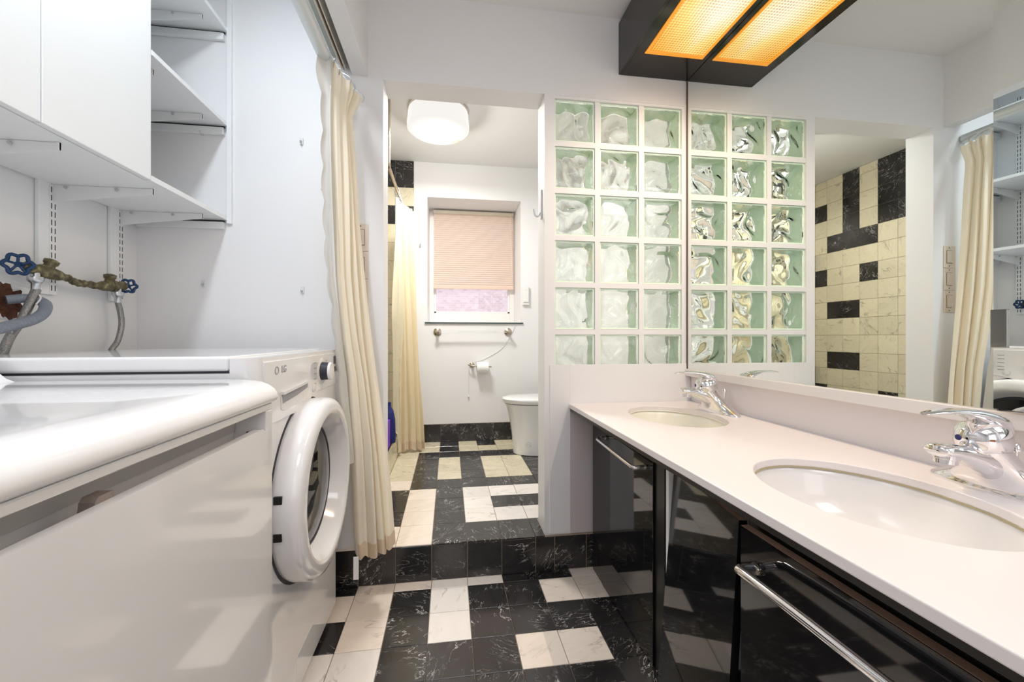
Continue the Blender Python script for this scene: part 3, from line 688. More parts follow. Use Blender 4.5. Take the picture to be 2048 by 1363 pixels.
MB().box((0.70, 0.93, 0.695), (0.735, 0.965, 0.715), 0.002).box((0.712, 0.94, 0.68), (0.72, 0.95, 0.70)).build('hinge', 'brass_hinge', vc)
X3 = 0.606
MB().box((X3, -0.30, 0.03), (X3 + 0.020, 0.772, 0.662), 0.0008, 1).build('drawer_front', 'gloss_black', vc)
MB().box((X3 + 0.001, -0.30, 0.6622), (X3 + 0.019, 0.771, 0.6630)).build('edge_strip', 'brown_edge', vc)
MB().box((X3 + 0.03, -0.30, 0.03), (X3 + 0.05, 0.785, 0.68)).build('drawer_side', 'edge_black', vc)
bar([(X3, 0.724, 0.598), (X3 - 0.022, 0.724, 0.600), (X3 - 0.038, 0.722, 0.602), (X3 - 0.047, 0.712, 0.605), (X3 - 0.050, 0.690, 0.607), (X3 - 0.050, 0.50, 0.612), (X3 - 0.050, 0.05, 0.612), (X3 - 0.048, 0.02, 0.612), (X3 - 0.04, 0.01, 0.612), (X3, 0.01, 0.612)], 0.0088, vc, [((X3, 0.724, 0.598), (-1, 0, 0)), ((X3, 0.01, 0.612), (-1, 0, 0))])

# ------------------------------------------------------------------ washing machine
Y0, Y1, XW = 1.008, 1.690, -0.440
wm = thing('washing_machine', 'white front-loading washing machine with a round glass door in the far closet corner', 'washing machine', (-0.8, 1.35, 0))
MB().box((-1.13, Y0 + 0.004, 0.02), (-0.50, Y1 - 0.004, 0.9735), 0.004, 2).build('body', 'appliance_white', wm)
MB().box((-1.125, Y0 + 0.010, 0.970), (-0.50, Y1 - 0.010, 0.979)).build('top_seam', 'seam_dark', wm)
MB().box((-1.14, Y0, 0.9785), (-0.501, Y1, 1.013), 0.008, 3).build('top_panel', 'appliance_white', wm)
pf = [(-0.4995, Y0 + 0.002), (-0.4995, Y1 - 0.002)]
cr = 0.045
for k in range(9):
    a = pi / 2 * k / 8; pf.append((XW - cr + cr * sin(a), Y1 - 0.002 - cr * 0.6 + cr * 0.6 * cos(a)))
for k in range(9):
    a = pi / 2 * k / 8; pf.append((XW - cr + cr * cos(a), Y0 + 0.002 + cr * 0.6 - cr * 0.6 * sin(a)))
MB().prism(pf, 2, 0.02, 1.008, 0.003, 2, smooth=True).build('front_casing', 'appliance_white', wm)
# control panel: proud lip with an arched lower edge
def zl(y):
    t = (y - 1.03) / (1.67 - 1.03)
    return 0.838 + 0.036 * max(0, min(1, (t - 0.35) / 0.3)) ** 2 * (3 - 2 * max(0, min(1, (t - 0.35) / 0.3)))
b = bmesh.new(); ys = [1.036 + (1.662 - 1.036) * i / 30 for i in range(31)]
fr = [(XW + 0.001, y, zl(y)) for y in ys]
def panel_pts(x, dz): return [b.verts.new((x, y, zl(y) + dz)) for y in ys], [b.verts.new((x, y, 1.000 - dz)) for y in ys]
lo1, hi1 = panel_pts(XW - 0.004, 0); lo2, hi2 = panel_pts(XW + 0.0045, 0.004)
for i in range(30):
    for A1, B1 in ((lo1, lo2), (lo2, hi2), (hi2, hi1)):
        f = b.faces.new([A1[i], A1[i + 1], B1[i + 1], B1[i]])
for e in (0, 30): b.faces.new([lo1[e], lo2[e], hi2[e], hi1[e]])
bmesh.ops.recalc_face_normals(b, faces=b.faces[:]); mb = MB(); mb.merge(b); cp = mb.build('control_panel', 'appliance_white', wm)
XP = XW + 0.0048
# detergent drawer pull: recessed pocket
MB().prism([(1.125, 0.912), (1.335, 0.921), (1.335, 0.885), (1.325, 0.872), (1.30, 0.866), (1.15, 0.862), (1.13, 0.868)], 0, XP - 0.002, XP + 0.0012, 0.0006, 1).build('drawer_pocket', 'appliance_soft', wm)
MB().prism([(1.128, 0.914), (1.335, 0.924), (1.333, 0.918), (1.129, 0.906)], 0, XP, XP + 0.009, 0.0015, 1).build('drawer_lip', 'appliance_white', wm)
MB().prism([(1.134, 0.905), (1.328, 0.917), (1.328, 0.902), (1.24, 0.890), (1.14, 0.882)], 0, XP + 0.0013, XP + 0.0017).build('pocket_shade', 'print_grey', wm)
kx, ky, kz = XP, 1.47, 0.940
MB().lathe((kx, ky, kz), (1, 0, 0), [(0, 0), (0.046, 0), (0.044, 0.002), (0, 0.002)], 36).build('knob_ring', 'appliance_soft', wm)
kb = MB().lathe((kx, ky, kz), (1, 0, 0), [(0, 0.002), (0.031, 0.002), (0.029, 0.026), (0.0, 0.026)], 32).build('knob', 'seam_dark', wm)
MB().lathe((kx, ky, kz), (1, 0, 0), [(0, 0.0262), (0.0305, 0.0262), (0.031, 0.030), (0.028, 0.034), (0, 0.035)], 32).build('knob_face', 'appliance_white', kb)
bt = MB()
for y in (1.385,): bt.lathe((XP, y, 0.893), (1, 0, 0), [(0, 0), (0.013, 0), (0.013, 0.003), (0.010, 0.005), (0, 0.005)], 20)
bt.build('power_button', 'appliance_soft', wm)
MB().box((XP, 1.60, 0.925), (XP + 0.001, 1.655, 0.945)).box((XP, 1.615, 0.955), (XP + 0.001, 1.650, 0.985)).build('display_window', 'display', wm)
pr_ = MB()
for i, z in enumerate((0.972, 0.955, 0.937, 0.920, 0.905)):
    for y in (1.405, 1.532):
        pr_.box((XP, y - 0.012, z - 0.0012), (XP + 0.0006, y + 0.010, z + 0.0012))
pr_.build('programme_print', 'print_grey', wm)['kind'] = 'stuff'
MB().lathe((XP, 1.105, 0.972), (1, 0, 0), [(0.0105, 0), (0.0105, 0.0008), (0.0085, 0.0008), (0.0085, 0)], 24, cap=False).build('logo_ring', 'print_grey', wm)
lg = text('logo_letters', 'LG', 0.026, (XP + 0.0003, 1.150, 0.972), (pi / 2, 0, pi / 2), 'print_grey', wm)
# door
dc = (1.332, 0.602)
def ringprof(prof, m, name, parent, n=64):
    return MB().lathe((XW, dc[0], dc[1]), (1, 0, 0), prof, n, cap=False).build(name, m, parent)
dr = ringprof([(0.259, -0.001), (0.264, 0.012), (0.265, 0.050), (0.262, 0.062), (0.255, 0.0695), (0.244, 0.0735), (0.228, 0.0755), (0.219, 0.0750), (0.213, 0.071), (0.199, 0.046), (0.181, 0.014), (0.174, 0.002)], 'appliance_white', 'door_ring', wm)
ringprof([(0.269, 0.0002), (0.269, 0.0010), (0.258, 0.0010)], 'seam_dark', 'door_shade_ring', wm)  # flat dark ring stands in for the shade around the door base
ringprof([(0.184, 0.018), (0.176, 0.022), (0.171, 0.020), (0.168, 0.004)], 'seam_dark', 'gasket', dr)
MB().lathe((XW, dc[0], dc[1]), (1, 0, 0), [(0.0, 0.034), (0.08, 0.031), (0.13, 0.025), (0.172, 0.014), (0.173, 0.019), (0.13, 0.031), (0.08, 0.037), (0.0, 0.040)], 48, cap=False).build('door_glass', 'door_tint', dr)
MB().lathe((XW, dc[0], dc[1]), (1, 0, 0), [(0.0, 0.002), (0.175, 0.002), (0.178, 0.003)], 48, cap=False).build('drum_opening', 'display', dr)
for z in (0.652, 0.560):
    zz = z - dc[1]; yy = dc[0] - math.sqrt(0.265 ** 2 - zz ** 2)
    MB().box((XW + 0.010, yy - 0.003, z - 0.010), (XW + 0.030, yy + 0.010, z + 0.010), 0.001, 1).build('hinge', 'edge_black', dr)
MB().prism([(1.45, 0.338), (1.60, 0.43), (1.585, 0.40), (1.47, 0.325)], 0, XW, XW + 0.055, 0.004, 2).build('door_pull', 'appliance_white', dr)
MB().box((XW - 0.002, 1.25, 0.045), (XW + 0.0008, 1.40, 0.125)).build('filter_flap', 'appliance_white', wm)
for yy in (Y0 + 0.05, Y1 - 0.05):
    for xx in (-0.52, -1.08): MB().lathe((xx, yy, 0), (0, 0, 1), [(0, 0.0), (0.025, 0.0), (0.022, 0.02), (0, 0.021)], 16).build('foot', 'edge_black', wm)

# ------------------------------------------------------------------ dryer
D0, D1, XD = 0.312, 0.992, -0.400
dy = thing('dryer', 'white dryer with a rounded lid and a long recessed finger groove nearest the viewer', 'dryer', (-0.8, 0.65, 0))
MB().box((-1.10, D0, 0.02), (-0.468, D1, 0.908), 0.003, 1).build('body', 'appliance_white', dy)
MB().box((-0.468, D0 + 0.002, 0.907), (-0.402, D1 - 0.002, 0.9108)).build('lid_seam', 'seam_dark', dy)
lid = [(-1.10, 0.9105), (-0.395, 0.9105), (-0.391, 0.914), (-0.389, 0.921), (-0.391, 0.931), (-0.397, 0.940), (-0.407, 0.948), (-0.422, 0.955), (-0.445, 0.9595), (-0.49, 0.962), (-1.10, 0.964)]
MB().prism(lid, 1, D0 - 0.003, D1 + 0.002, 0.0025, 2, smooth=True).build('lid', 'appliance_white', dy)
cons = [(-0.90, 0.9625), (-0.918, 0.970), (-0.94, 0.990), (-0.98, 1.03), (-1.03, 1.055), (-1.10, 1.058), (-1.10, 0.9625)]
MB().prism(cons, 1, D0 + 0.01, D1 - 0.005, 0.004, 2, smooth=True).build('rear_console', 'appliance_white', dy)
MB().box((-0.470, D0, 0.894), (XD, D1, 0.9078), 0.002, 2).build('top_strip', 'appliance_white', dy)
MB().box((-0.470, 0.9625, 0.02), (XD, D1, 0.8942), 0.003, 2).build('stile', 'appliance_white', dy)
dp = [(D0, 0.03), (D0, 0.860), (0.927, 0.860), (0.937, 0.858), (0.947, 0.852), (0.954, 0.843), (0.957, 0.832), (0.957, 0.03)]
MB().box((-0.466, D0, 0.80), (-0.4125, 0.961, 0.832)).build('groove_floor', 'groove_shade', dy)
MB().box((-0.440, 0.9575, 0.03), (-0.438, 0.962, 0.85)).build('door_gap', 'seam_dark', dy)
MB().prism(dp, 0, -0.412, XD + 0.004, 0.0055, 3).build('door_panel', 'appliance_white', dy)
MB().box((-0.466, D0, 0.850), (-0.464, 0.961, 0.900)).build('groove_back', 'groove_shade', dy)
MB().prism([(0.538, 0.850), (0.540, 0.863), (0.545, 0.868), (0.566, 0.868), (0.569, 0.850)], 0, -0.430, -0.4125, 0.002, 1).build('latch_tab', 'notch', dy)

# ------------------------------------------------------------------ closet shelving and cupboard
XS = -0.894
su = thing('wall_shelving', 'white shelf boards on slotted standards between the cupboard and the corner', 'shelving', (-1.06, 1.58, 1.5))
ZSH = [(1.531, 1.547), (1.914, 1.930), (2.297, 2.313)]
for z0, z1 in ZSH:
    if z0 < 1.6: MB().prism([(XL + 0.006, 0.20), (XS - 0.0195, 0.20), (XS - 0.0195, 1.3675), (XS, 1.3675), (XS, YW - 0.006), (XL + 0.006, YW - 0.006)], 2, z0, z1).build('shelf_board', 'white_laminate', su)
    else: MB().box((XL + 0.006, 1.370, z0), (XS, YW - 0.006, z1), 0.001, 1).build('shelf_board', 'white_laminate', su)
    MB().box((XL + 0.008, YW - 0.016, z0 - 0.036), (XS - 0.012, YW - 0.001, z0 - 0.008), 0.001, 1).build('cleat', 'white_laminate', su)
    MB().box((XL + 0.008, YW - 0.008, z0 - 0.008), (XS - 0.012, YW - 0.001, z0 - 0.0005)).build('gap_shade_strip', 'seam_dark', su)  # dark strip painted in for the shadow between cleat and board
MB().box((XS - 0.002, YW - 0.012, 1.518), (XS + 0.016, YW - 0.001, 2.50), 0.001, 1).build('upright_strip', 'white_laminate', su)
for ys_ in (1.127, 1.440, 1.702):
    sd = MB(); z0, z1 = 1.188, 2.50
    sd.box((XL + 0.001, ys_ - 0.042, z0), (XL + 0.013, ys_ - 0.010, z1), 0.001, 1)
    st = sd.build('backing_strip', 'wood' if 0 else 'white_laminate', su)
    MB().box((XL + 0.001, ys_ - 0.0095, z0), (XL + 0.013, ys_ + 0.0155, z1), 0.001, 1).build('standard', 'white_metal', su)
    sl = MB(); z = z0 + 0.012
    while z < z1 - 0.03:
        for dyy in (-0.004, 0.0075): sl.box((XL + 0.0128, ys_ + dyy, z), (XL + 0.0134, ys_ + dyy + 0.0028, z + 0.017))
        z += 0.0254
    sl_o = sl.build('slots', 'seam_dark', su); sl_o['kind'] = 'stuff'
    for zs0, _ in ZSH:
        if ys_ < 1.3 and zs0 > 1.6: continue
        zt_ = zs0 - 0.001
        br = MB().prism([(XL + 0.013, zt_), (XS - 0.045, zt_), (XS - 0.045, zt_ - 0.018), (XL + 0.16, zt_ - 0.034), (XL + 0.013, zt_ - 0.054)], 1, ys_ + 0.002, ys_ + 0.006)
        br.box((XS - 0.050, ys_ - 0.002, zt_ - 0.018), (XS - 0.045, ys_ + 0.010, zt_))
        bo = br.build('bracket', 'white_metal', su)
        for xx in (XL + 0.05, XL + 0.19):
            MB().lathe((xx, ys_ - 0.001, zt_ - 0.008), (0, -1, 0), [(0, 0), (0.005, 0), (0.004, 0.004), (0, 0.005)], 10).build('screw', 'steel', bo)
cb = thing('wall_cupboard', 'white two-door cupboard hanging above the dryer', 'cabinet', (-1.06, 1.0, 1.55))
MB().box((XL + 0.014, 1.345, 1.549), (XS - 0.020, 1.364, ZC - 0.05)).build('side_panel', 'white_laminate', cb)
MB().box((XL + 0.014, 0.66, ZC - 0.05), (XS - 0.020, 1.364, ZC - 0.03)).build('top_board', 'white_laminate', cb)
MB().box((XS - 0.018, 1.0345, 1.532), (XS, 1.366, ZC - 0.03), 0.0015, 2).build('door', 'white_laminate', cb)
MB().box((XS - 0.018, 0.700, 1.532), (XS, 1.0315, ZC - 0.03), 0.0015, 2).build('door', 'white_laminate', cb)

# ------------------------------------------------------------------ plumbing on the closet wall
def valve(y, z, sgn, label, wheel_r):
    t = thing('shutoff_valve', label, 'valve', (XL + 0.05, y, z))
    x = XL + 0.052
    # body runs along Y; sgn: direction of the handwheel
    MB().lathe((x, y, z), (0, sgn, 0.12), [(0, -0.085), (0.010, -0.085), (0.011, -0.065), (0.016, -0.05), (0.018, -0.03), (0.017, -0.012), (0.020, -0.01), (0.020, 0.004), (0.015, 0.010), (0.014, 0.03), (0.0165, 0.032), (0.0165, 0.042), (0.009, 0.048), (0.006, 0.055), (0.0, 0.056)], 20).build('body', 'old_brass', t)
    MB().lathe((x, y - sgn * 0.018, z + 0.01), (0.25, -sgn * 0.25, 1), [(0, 0), (0.014, 0.0), (0.013, 0.012), (0.017, 0.016), (0.0175, 0.026), (0.009, 0.030), (0.0, 0.031)], 18).build('bonnet', 'old_brass', t)
    MB().lathe((x, y + sgn * 0.018, z - 0.006), (0, 0, -1), [(0, 0), (0.010, 0), (0.010, 0.012), (0.017, 0.014), (0.0175, 0.024), (0.014, 0.030), (0.010, 0.034), (0.0095, 0.052), (0, 0.052)], 20).build('hose_coupling', 'steel', t)
    cy_ = y + sgn * 0.066; cz_ = z + 0.008; wh = MB(); nb = 6
    rim = []
    for k in range(48):
        a = 2 * pi * k / 48; r = wheel_r * (1 + 0.13 * cos(nb * a)); rim.append((x + 0.0 + r * cos(a) * 0.8 + 0.0, cy_ + r * cos(a) * 0.55, cz_ + r * sin(a)))
    wh.tube(rim + [rim[0], rim[1]], 0.0048, 8, cap=False)
    for k in range(5):
        a = 2 * pi * k / 5 + 0.3; r = wheel_r * 0.96
        wh.tube([(x, cy_, cz_), (x + r * cos(a) * 0.8, cy_ + r * cos(a) * 0.55, cz_ + r * sin(a))], 0.0032, 6)
    wh.lathe((x, cy_ - sgn * 0.012, cz_), (0, sgn, 0), [(0, 0), (0.008, 0), (0.008, 0.014), (0, 0.016)], 12)
    wh.build('handwheel', 'blue_enamel', t)
valve(1.362, 1.250, -1, 'old brass shutoff valve with a blue wheel above the grey drain hose', 0.026)
valve(1.618, 1.238, 1, 'old brass shutoff valve with a blue wheel nearest the closet corner', 0.022)
tag(MB().tube(smooth_path([(-1.178, 1.440, 1.242), (-1.182, 1.475, 1.232), (-1.182, 1.505, 1.231), (-1.178, 1.536, 1.232)], 6), [0.0105 + 0.002 * sin(i * 1.7) for i in range(19)], 12).build('supply_pipe', 'old_brass'), 'corroded green pipe between the two brass valves', 'pipe')
tag(MB().tube(smooth_path([(-1.178, 1.346, 1.194), (-1.176, 1.330, 1.162), (-1.174, 1.301, 1.104), (-1.174, 1.272, 1.059), (-1.175, 1.254, 1.012), (-1.180, 1.240, 0.95), (-1.185, 1.235, 0.85)], 8), 0.0105, 12).build('supply_hose', 'steel_braid'), 'braided steel hose running down behind the grey drain hose', 'hose')
tag(MB().tube(smooth_path([(-1.178, 1.636, 1.182), (-1.176, 1.645, 1.145), (-1.175, 1.648, 1.10), (-1.175, 1.632, 1.045), (-1.177, 1.606, 1.010), (-1.185, 1.57, 0.94), (-1.19, 1.56, 0.85)], 8), 0.0090, 12).build('supply_hose', 'steel_braid'), 'braided steel hose curving down from the corner valve', 'hose')
pth = smooth_path([(-1.215, 1.306, 1.160), (-1.190, 1.335, 1.167), (-1.160, 1.347, 1.156), (-1.137, 1.322, 1.130), (-1.122, 1.276, 1.106), (-1.112, 1.214, 1.089), (-1.10, 1.168, 1.079), (-1.09, 1.095, 1.067), (-1.10, 0.99, 1.045), (-1.13, 0.93, 1.02), (-1.175, 0.90, 0.96), (-1.185, 0.90, 0.86)], 24)
tag(MB().tube(pth, [0.0125 + 0.0016 * ((i % 4) in (0, 1)) * (1 if i > 50 else 0.2) for i in range(len(pth))], 16).build('drain_hose', 'drain_grey'), 'grey ribbed drain hose bending out of the rough wall hole', 'hose')
hl = MB(); n = 56
ring = lambda r, x, j, sd: [(x + 0.004 * noise.noise((k * 0.9, r * 90, sd)), 1.318 + r * cos(2 * pi * k / n) * (1 + j * noise.noise((3 * cos(2 * pi * k / n), 3 * sin(2 * pi * k / n), sd))), 1.160 + 1.15 * r * sin(2 * pi * k / n) * (1 + j * noise.noise((3 * cos(2 * pi * k / n), 3 * sin(2 * pi * k / n), sd)))) for k in range(n)]
hl.loft([ring(0.046, XL + 0.001, 0.5, 1), ring(0.042, XL + 0.005, 0.5, 1)], cap=False, m='plaster_rough', smooth=False)
hl.loft([ring(0.042, XL + 0.005, 0.5, 1), ring(0.034, XL + 0.002, 0.45, 1), ring(0.028, XL + 0.008, 0.5, 2), ring(0.020, XL + 0.003, 0.5, 4), ring(0.008, XL + 0.002, 0.2, 5)], cap=True, m='hole_dark', smooth=False)
struct('pipe_hole', hl, None, wl)
tag(MB().tube(smooth_path([(XL + 0.01, 1.33, 1.215), (-1.19, 1.345, 1.195), (-1.162, 1.340, 1.172), (-1.160, 1.325, 1.150)], 6), 0.0022, 6).build('cable_tie', 'plastic_white'), 'white plastic tie holding the braided hose to the drain hose', 'cable tie')

# ------------------------------------------------------------------ small hooks on the closet wall
def unproj(u, v, y):
    c, s = cos(0.142), sin(0.142); a = (u - 1014) / 809; b = -(v - 673) / 809
    d = Vector((c * a + s, -s * a + c, b)); k = y / d.y; return (d.x * k, y, 1.058 + d.z * k)
hk = [(603, 283, 'small clear plastic hook high on the closet side wall'), (645, 379, 'tiny plastic hook on the closet side wall beside the curtain'), (605, 579, 'small clear plastic hook low on the closet side wall'), (408, 567, 'small white hook in the shade below the shelves'), (405, 264, 'small white hook inside the middle open shelf')]
for u, v, lb in hk:
    x, y, z = unproj(u, v, YW - 0.001); t = thing('wall_hook', lb, 'hook', (x, y, z), 'hooks on the closet side wall'); s = 0.6 if u == 645 else 1
    MB().box((x - 0.007 * s, y - 0.003, z - 0.014 * s), (x + 0.007 * s, y, z + 0.014 * s), 0.001, 2).build('plate', 'hook_white', t)
    MB().tube(smooth_path([(x, y - 0.003, z + 0.002 * s), (x, y - 0.008, z - 0.008 * s), (x, y - 0.014, z - 0.010 * s), (x, y - 0.017, z - 0.002 * s)], 4), 0.0022 * s, 8).build('prong', 'steel', t)

# ------------------------------------------------------------------ curtains and tracks
tag(MB().tube([(-0.464, 0.1, 2.112), (-0.464, YW - 0.008, 2.112)], 0.0245, 24).build('curtain_rod', 'galv'), 'thick pale metal tube carrying the closet curtain', 'rod')
trk = thing('door_track', 'brown and ivory sliding door track above the closet curtain', 'track', (-0.43, 1.0, 2.25))
MB().box((-0.4525, 0.1, 2.190), (-0.4465, YW - 0.006, 2.240)).box((-0.4375, 0.1, 2.190), (-0.4325, YW - 0.006, 2.240)).build('rail', 'track_ivory', trk)
MB().box((-0.4462, 0.1, 2.206), (-0.4378, YW - 0.006, 2.240)).build('channel', 'track_brown', trk)
MB().box((-0.49, 0.1, 2.2405), (-0.409, YW - 0.006, 2.27)).build('mounting_board', 'grey_board', trk)

def lerp(a, b, t): return a + (b - a) * t
def interp(tab, z):
    # tab: list of (z, value) descending z
    if z >= tab[0][0]: return tab[0][1]
    for (z1, v1), (z0, v0) in zip(tab[:-1], tab[1:]):
        if z >= z0: return lerp(v0, v1, (z - z0) / (z1 - z0))
    return tab[-1][1]
def sheet(Lx, Ly, Rx, Ry, z_top, z_bot, folds, amp, seed, nu=120, nv=60, hemf=None, u0=0, u1=1):
    def fn(u, v):
        uu = u0 + (u1 - u0) * u
        z = z_top(uu) + (z_bot(uu) - z_top(uu)) * v
        lx, ly, rx, ry = interp(Lx, z), interp(Ly, z), interp(Rx, z), interp(Ry, z)
        x = lerp(lx, rx, uu); y = lerp(ly, ry, uu)
        dx, dy_ = rx - lx, ry - ly; L = math.hypot(dx, dy_) or 1; nx_, ny_ = -dy_ / L, dx / L
        ph = 2 * pi * folds * uu + 1.2 * noise.noise((uu * 3.1, z * 0.8, seed)) * 2
        a = amp * (0.7 + 0.9 * noise.noise((uu * 5, z * 0.9, seed + 5))) * (0.55 + 0.65 * v)
        o = a * (sin(ph) + 0.25 * sin(2.3 * ph + seed)) + 0.02 * noise.noise((uu * 2, z * 1.6, seed + 9))
        k = 0.35 * a * cos(ph)
        return (x + nx_ * o + dx / L * k, y + ny_ * o + dy_ / L * k, z)
    return fn
cc = thing('closet_curtain', 'cream fabric curtain gathered beside the washing machine', 'curtain', (-0.35, 1.68, 0.17))
LX = [(2.12, -0.440), (1.9, -0.444), (1.6, -0.442), (1.3, -0.436), (1.05, -0.414), (0.9, -0.395), (0.6, -0.375), (0.17, -0.365)]
LY = [(2.12, 1.60), (1.9, 1.62), (1.05, 1.655), (0.9, 1.665), (0.17, 1.68)]
RX = [(2.12, -0.358), (2.03, -0.365), (1.96, -0.402), (1.8, -0.390), (1.5, -0.370), (1.2, -0.340), (0.8, -0.295), (0.4, -0.255), (0.17, -0.240)]
RY = [(2.12, 1.735), (0.17, 1.745)]
zt_f = lambda u: 2.095 - 0.05 * u + 0.012 * sin(u * 25)
zb_f = lambda u: 0.176 + 0.008 * sin(u * 40) + (0.02 if u > 0.78 else 0)
F = sheet(LX, LY, RX, RY, zt_f, zb_f, 4.1, 0.028, 3.3)
MB().grid(F, 150, 70).build('drape', 'curtain_cream', cc)
zh0 = lambda u: zb_f(u) + 0.055; 
F2 = sheet(LX, LY, RX, RY, zh0, lambda u: zb_f(u) - 0.004, 6, 0.019, 3.3)
def hemfn(u, v):
    p = Vector(F(u, 1 - 0.03 * (1 - v))); return (p.x + 0.0012, p.y - 0.0012, p.z - 0.002 * v)
MB().grid(hemfn, 150, 3).build('hem', 'curtain_hem', cc)
# scalloped lining edge that shows beyond the drape
def lin(u, v):
    z = 2.11 - 1.55 * v
    s = 0.010 * abs(sin(z * 24)) + 0.004 * sin(z * 9)
    x = interp(LX, z) - 0.020 + 0.002 * sin(z * 13); y = interp(LY, z)
    wdt = 0.024 + 0.016 * max(0, min(1, (z - 1.9) / 0.15)) + s
    xx = x + 0.020 - wdt * u
    if z < 1.03: xx = max(xx, -0.434)
    return (xx, y - 0.014 + 0.010 * sin(u * 4 + z * 3) - 0.012 * u, z)
MB().grid(lin, 8, 150).build('lining', 'curtain_lining', cc)
for i in range(7):
    u = i / 6; p = F(u, 0); pk = MB()
    pk.tube(smooth_path([(p[0], p[1], p[2] - 0.02), (p[0] + 0.004, p[1], p[2] + 0.01), (-0.425, p[1], 2.10)], 4), 0.0018, 6)
    pk.build('hook_pin', 'steel', cc)
MB().box((-0.372, 1.655, 0.105), (-0.352, 1.6565, 0.195)).build('care_tag', 'tag', cc)
# shower
tag(MB().tube([(-0.376, 2.62, ZC - 0.001), (-0.376, 2.62, 2.15), (-0.376, 2.63, 2.135), (-0.376, 2.65, 2.127), (-0.376, WY - 0.016, 2.130)], 0.0105, 14).build('shower_rod', 'nickel'), 'metal rod carrying the pale yellow shower curtain', 'rod')
sc = thing('shower_curtain', 'pale yellow shower curtain bunched at the window end of the rod', 'curtain', (-0.32, 3.2, 0.2))
SLX = [(2.1, -0.382), (1.6, -0.374), (0.17, -0.372)]; SLY = [(2.1, 3.14), (0.17, 3.17)]
SRX = [(2.1, -0.275), (1.9, -0.268), (1.5, -0.258), (0.8, -0.225), (0.17, -0.190)]; SRY = [(2.1, 3.26), (0.17, 3.26)]
SF = sheet(SLX, SLY, SRX, SRY, lambda u: 2.075 - 0.03 * u, lambda u: 0.185 + 0.01 * sin(u * 30), 3.5, 0.022, 8.1)
MB().grid(SF, 90, 50).build('outer_cloth', 'shower_cloth', sc)
def shem(u, v):
    p = Vector(SF(u, 1 - 0.032 * (1 - v))); return (p.x, p.y - 0.0014, p.z - 0.002 * v)
MB().grid(shem, 90, 3).build('hem', 'curtain_hem', sc)
QLX = [(2.1, -0.375), (0.17, -0.405)]; QLY = [(2.1, 2.98), (1.2, 2.86), (0.6, 3.0), (0.17, 3.06)]
QRX = [(2.1, -0.350), (0.17, -0.366)]; QRY = [(2.1, 3.13), (0.17, 3.15)]
QF = sheet(QLX, QLY, QRX, QRY, lambda u: 2.06, lambda u: 0.345 if u < 0.3 else 0.19, 2.5, 0.012, 4.4)
def qfn(u, v):
    x, y, z = QF(u, v)
    return (max(x, -0.374) if z < 0.36 else x, y, z)
MB().grid(qfn, 60, 50).build('inner_liner', 'shower_liner', sc)
def scal(u, v):
    z = 2.05 - 1.85 * v; y = interp(SLY, z) - 0.02; x = interp(SLX, z)
    return (x + 0.006 - (0.010 + 0.004 * sin(z * 55)) * u + 0.008, y - 0.02 - 0.006 * u, z)
MB().grid(scal, 3, 160).build('scalloped_edge', 'curtain_hem', sc)
for i in range(6):
    y = 3.0 + i * 0.045; MB().tube([(-0.376 + 0.018 * cos(a), y, 2.108 + 0.036 * sin(a)) for a in [2 * pi * k / 16 for k in range(17)]], 0.0014, 6, cap=False).build('ring', 'steel', sc)
# bottles on the curb
pb = thing('purple_box', 'upright purple plastic box on the shower curb', 'box', (-0.41, 2.73, 0.331))
MB().box((-0.428, 2.700, 0.332), (-0.389, 2.775, 0.510), 0.004, 2).build('box_body', 'purple_plastic', pb)
MB().box((-0.4145, 2.6990, 0.355), (-0.396, 2.6996, 0.40)).build('sticker', 'tag', pb)
tag(MB().lathe((-0.408, 2.87, 0.332), (0.0, 0, 1), [(0, 0), (0.042, 0), (0.044, 0.02), (0.040, 0.16), (0.028, 0.22), (0.012, 0.245), (0.012, 0.275), (0, 0.276)], 20).build('shampoo_bottle', 'blue_plastic'), 'dark blue bottle on the shower curb behind the purple box', 'bottle')

# ------------------------------------------------------------------ switches
sx1 = -0.342
for i, (zt0, lb) in enumerate(((1.540, 'topmost of three cream switch plates beside the closet curtain'), (1.422, 'middle of three cream switch plates beside the closet curtain'), (1.304, 'lowest of three cream switch plates beside the closet curtain'))):
    t = thing('light_switch', lb, 'switch', (sx1 - 0.037, YW, zt0 - 0.06), 'switches beside the doorway')
    z0 = zt0 - 0.1165; xc = -0.3745
    MB().box((sx1 - 0.074, YW - 0.005, z0), (sx1, YW - 0.0005, zt0), 0.0015, 2).build('plate', 'plate_cream', t)
    MB().box((xc - 0.0175, YW - 0.0056, zt0 - 0.0925), (xc + 0.0175, YW - 0.0048, zt0 - 0.0240)).build('rocker_gap', 'track_brown', t)
    MB().box((xc - 0.0160, YW - 0.009, zt0 - 0.0905), (xc + 0.0160, YW - 0.0055, zt0 - 0.0260), 0.001, 2).build('rocker', 'plate_cream', t)
    for z in (zt0 - 0.010, zt0 - 0.1065):
        MB().lathe((xc, YW - 0.005, z), (0, -1, 0), [(0, 0), (0.003, 0), (0.0028, 0.001), (0, 0.0012)], 10).build('screw', 'track_brown', t)

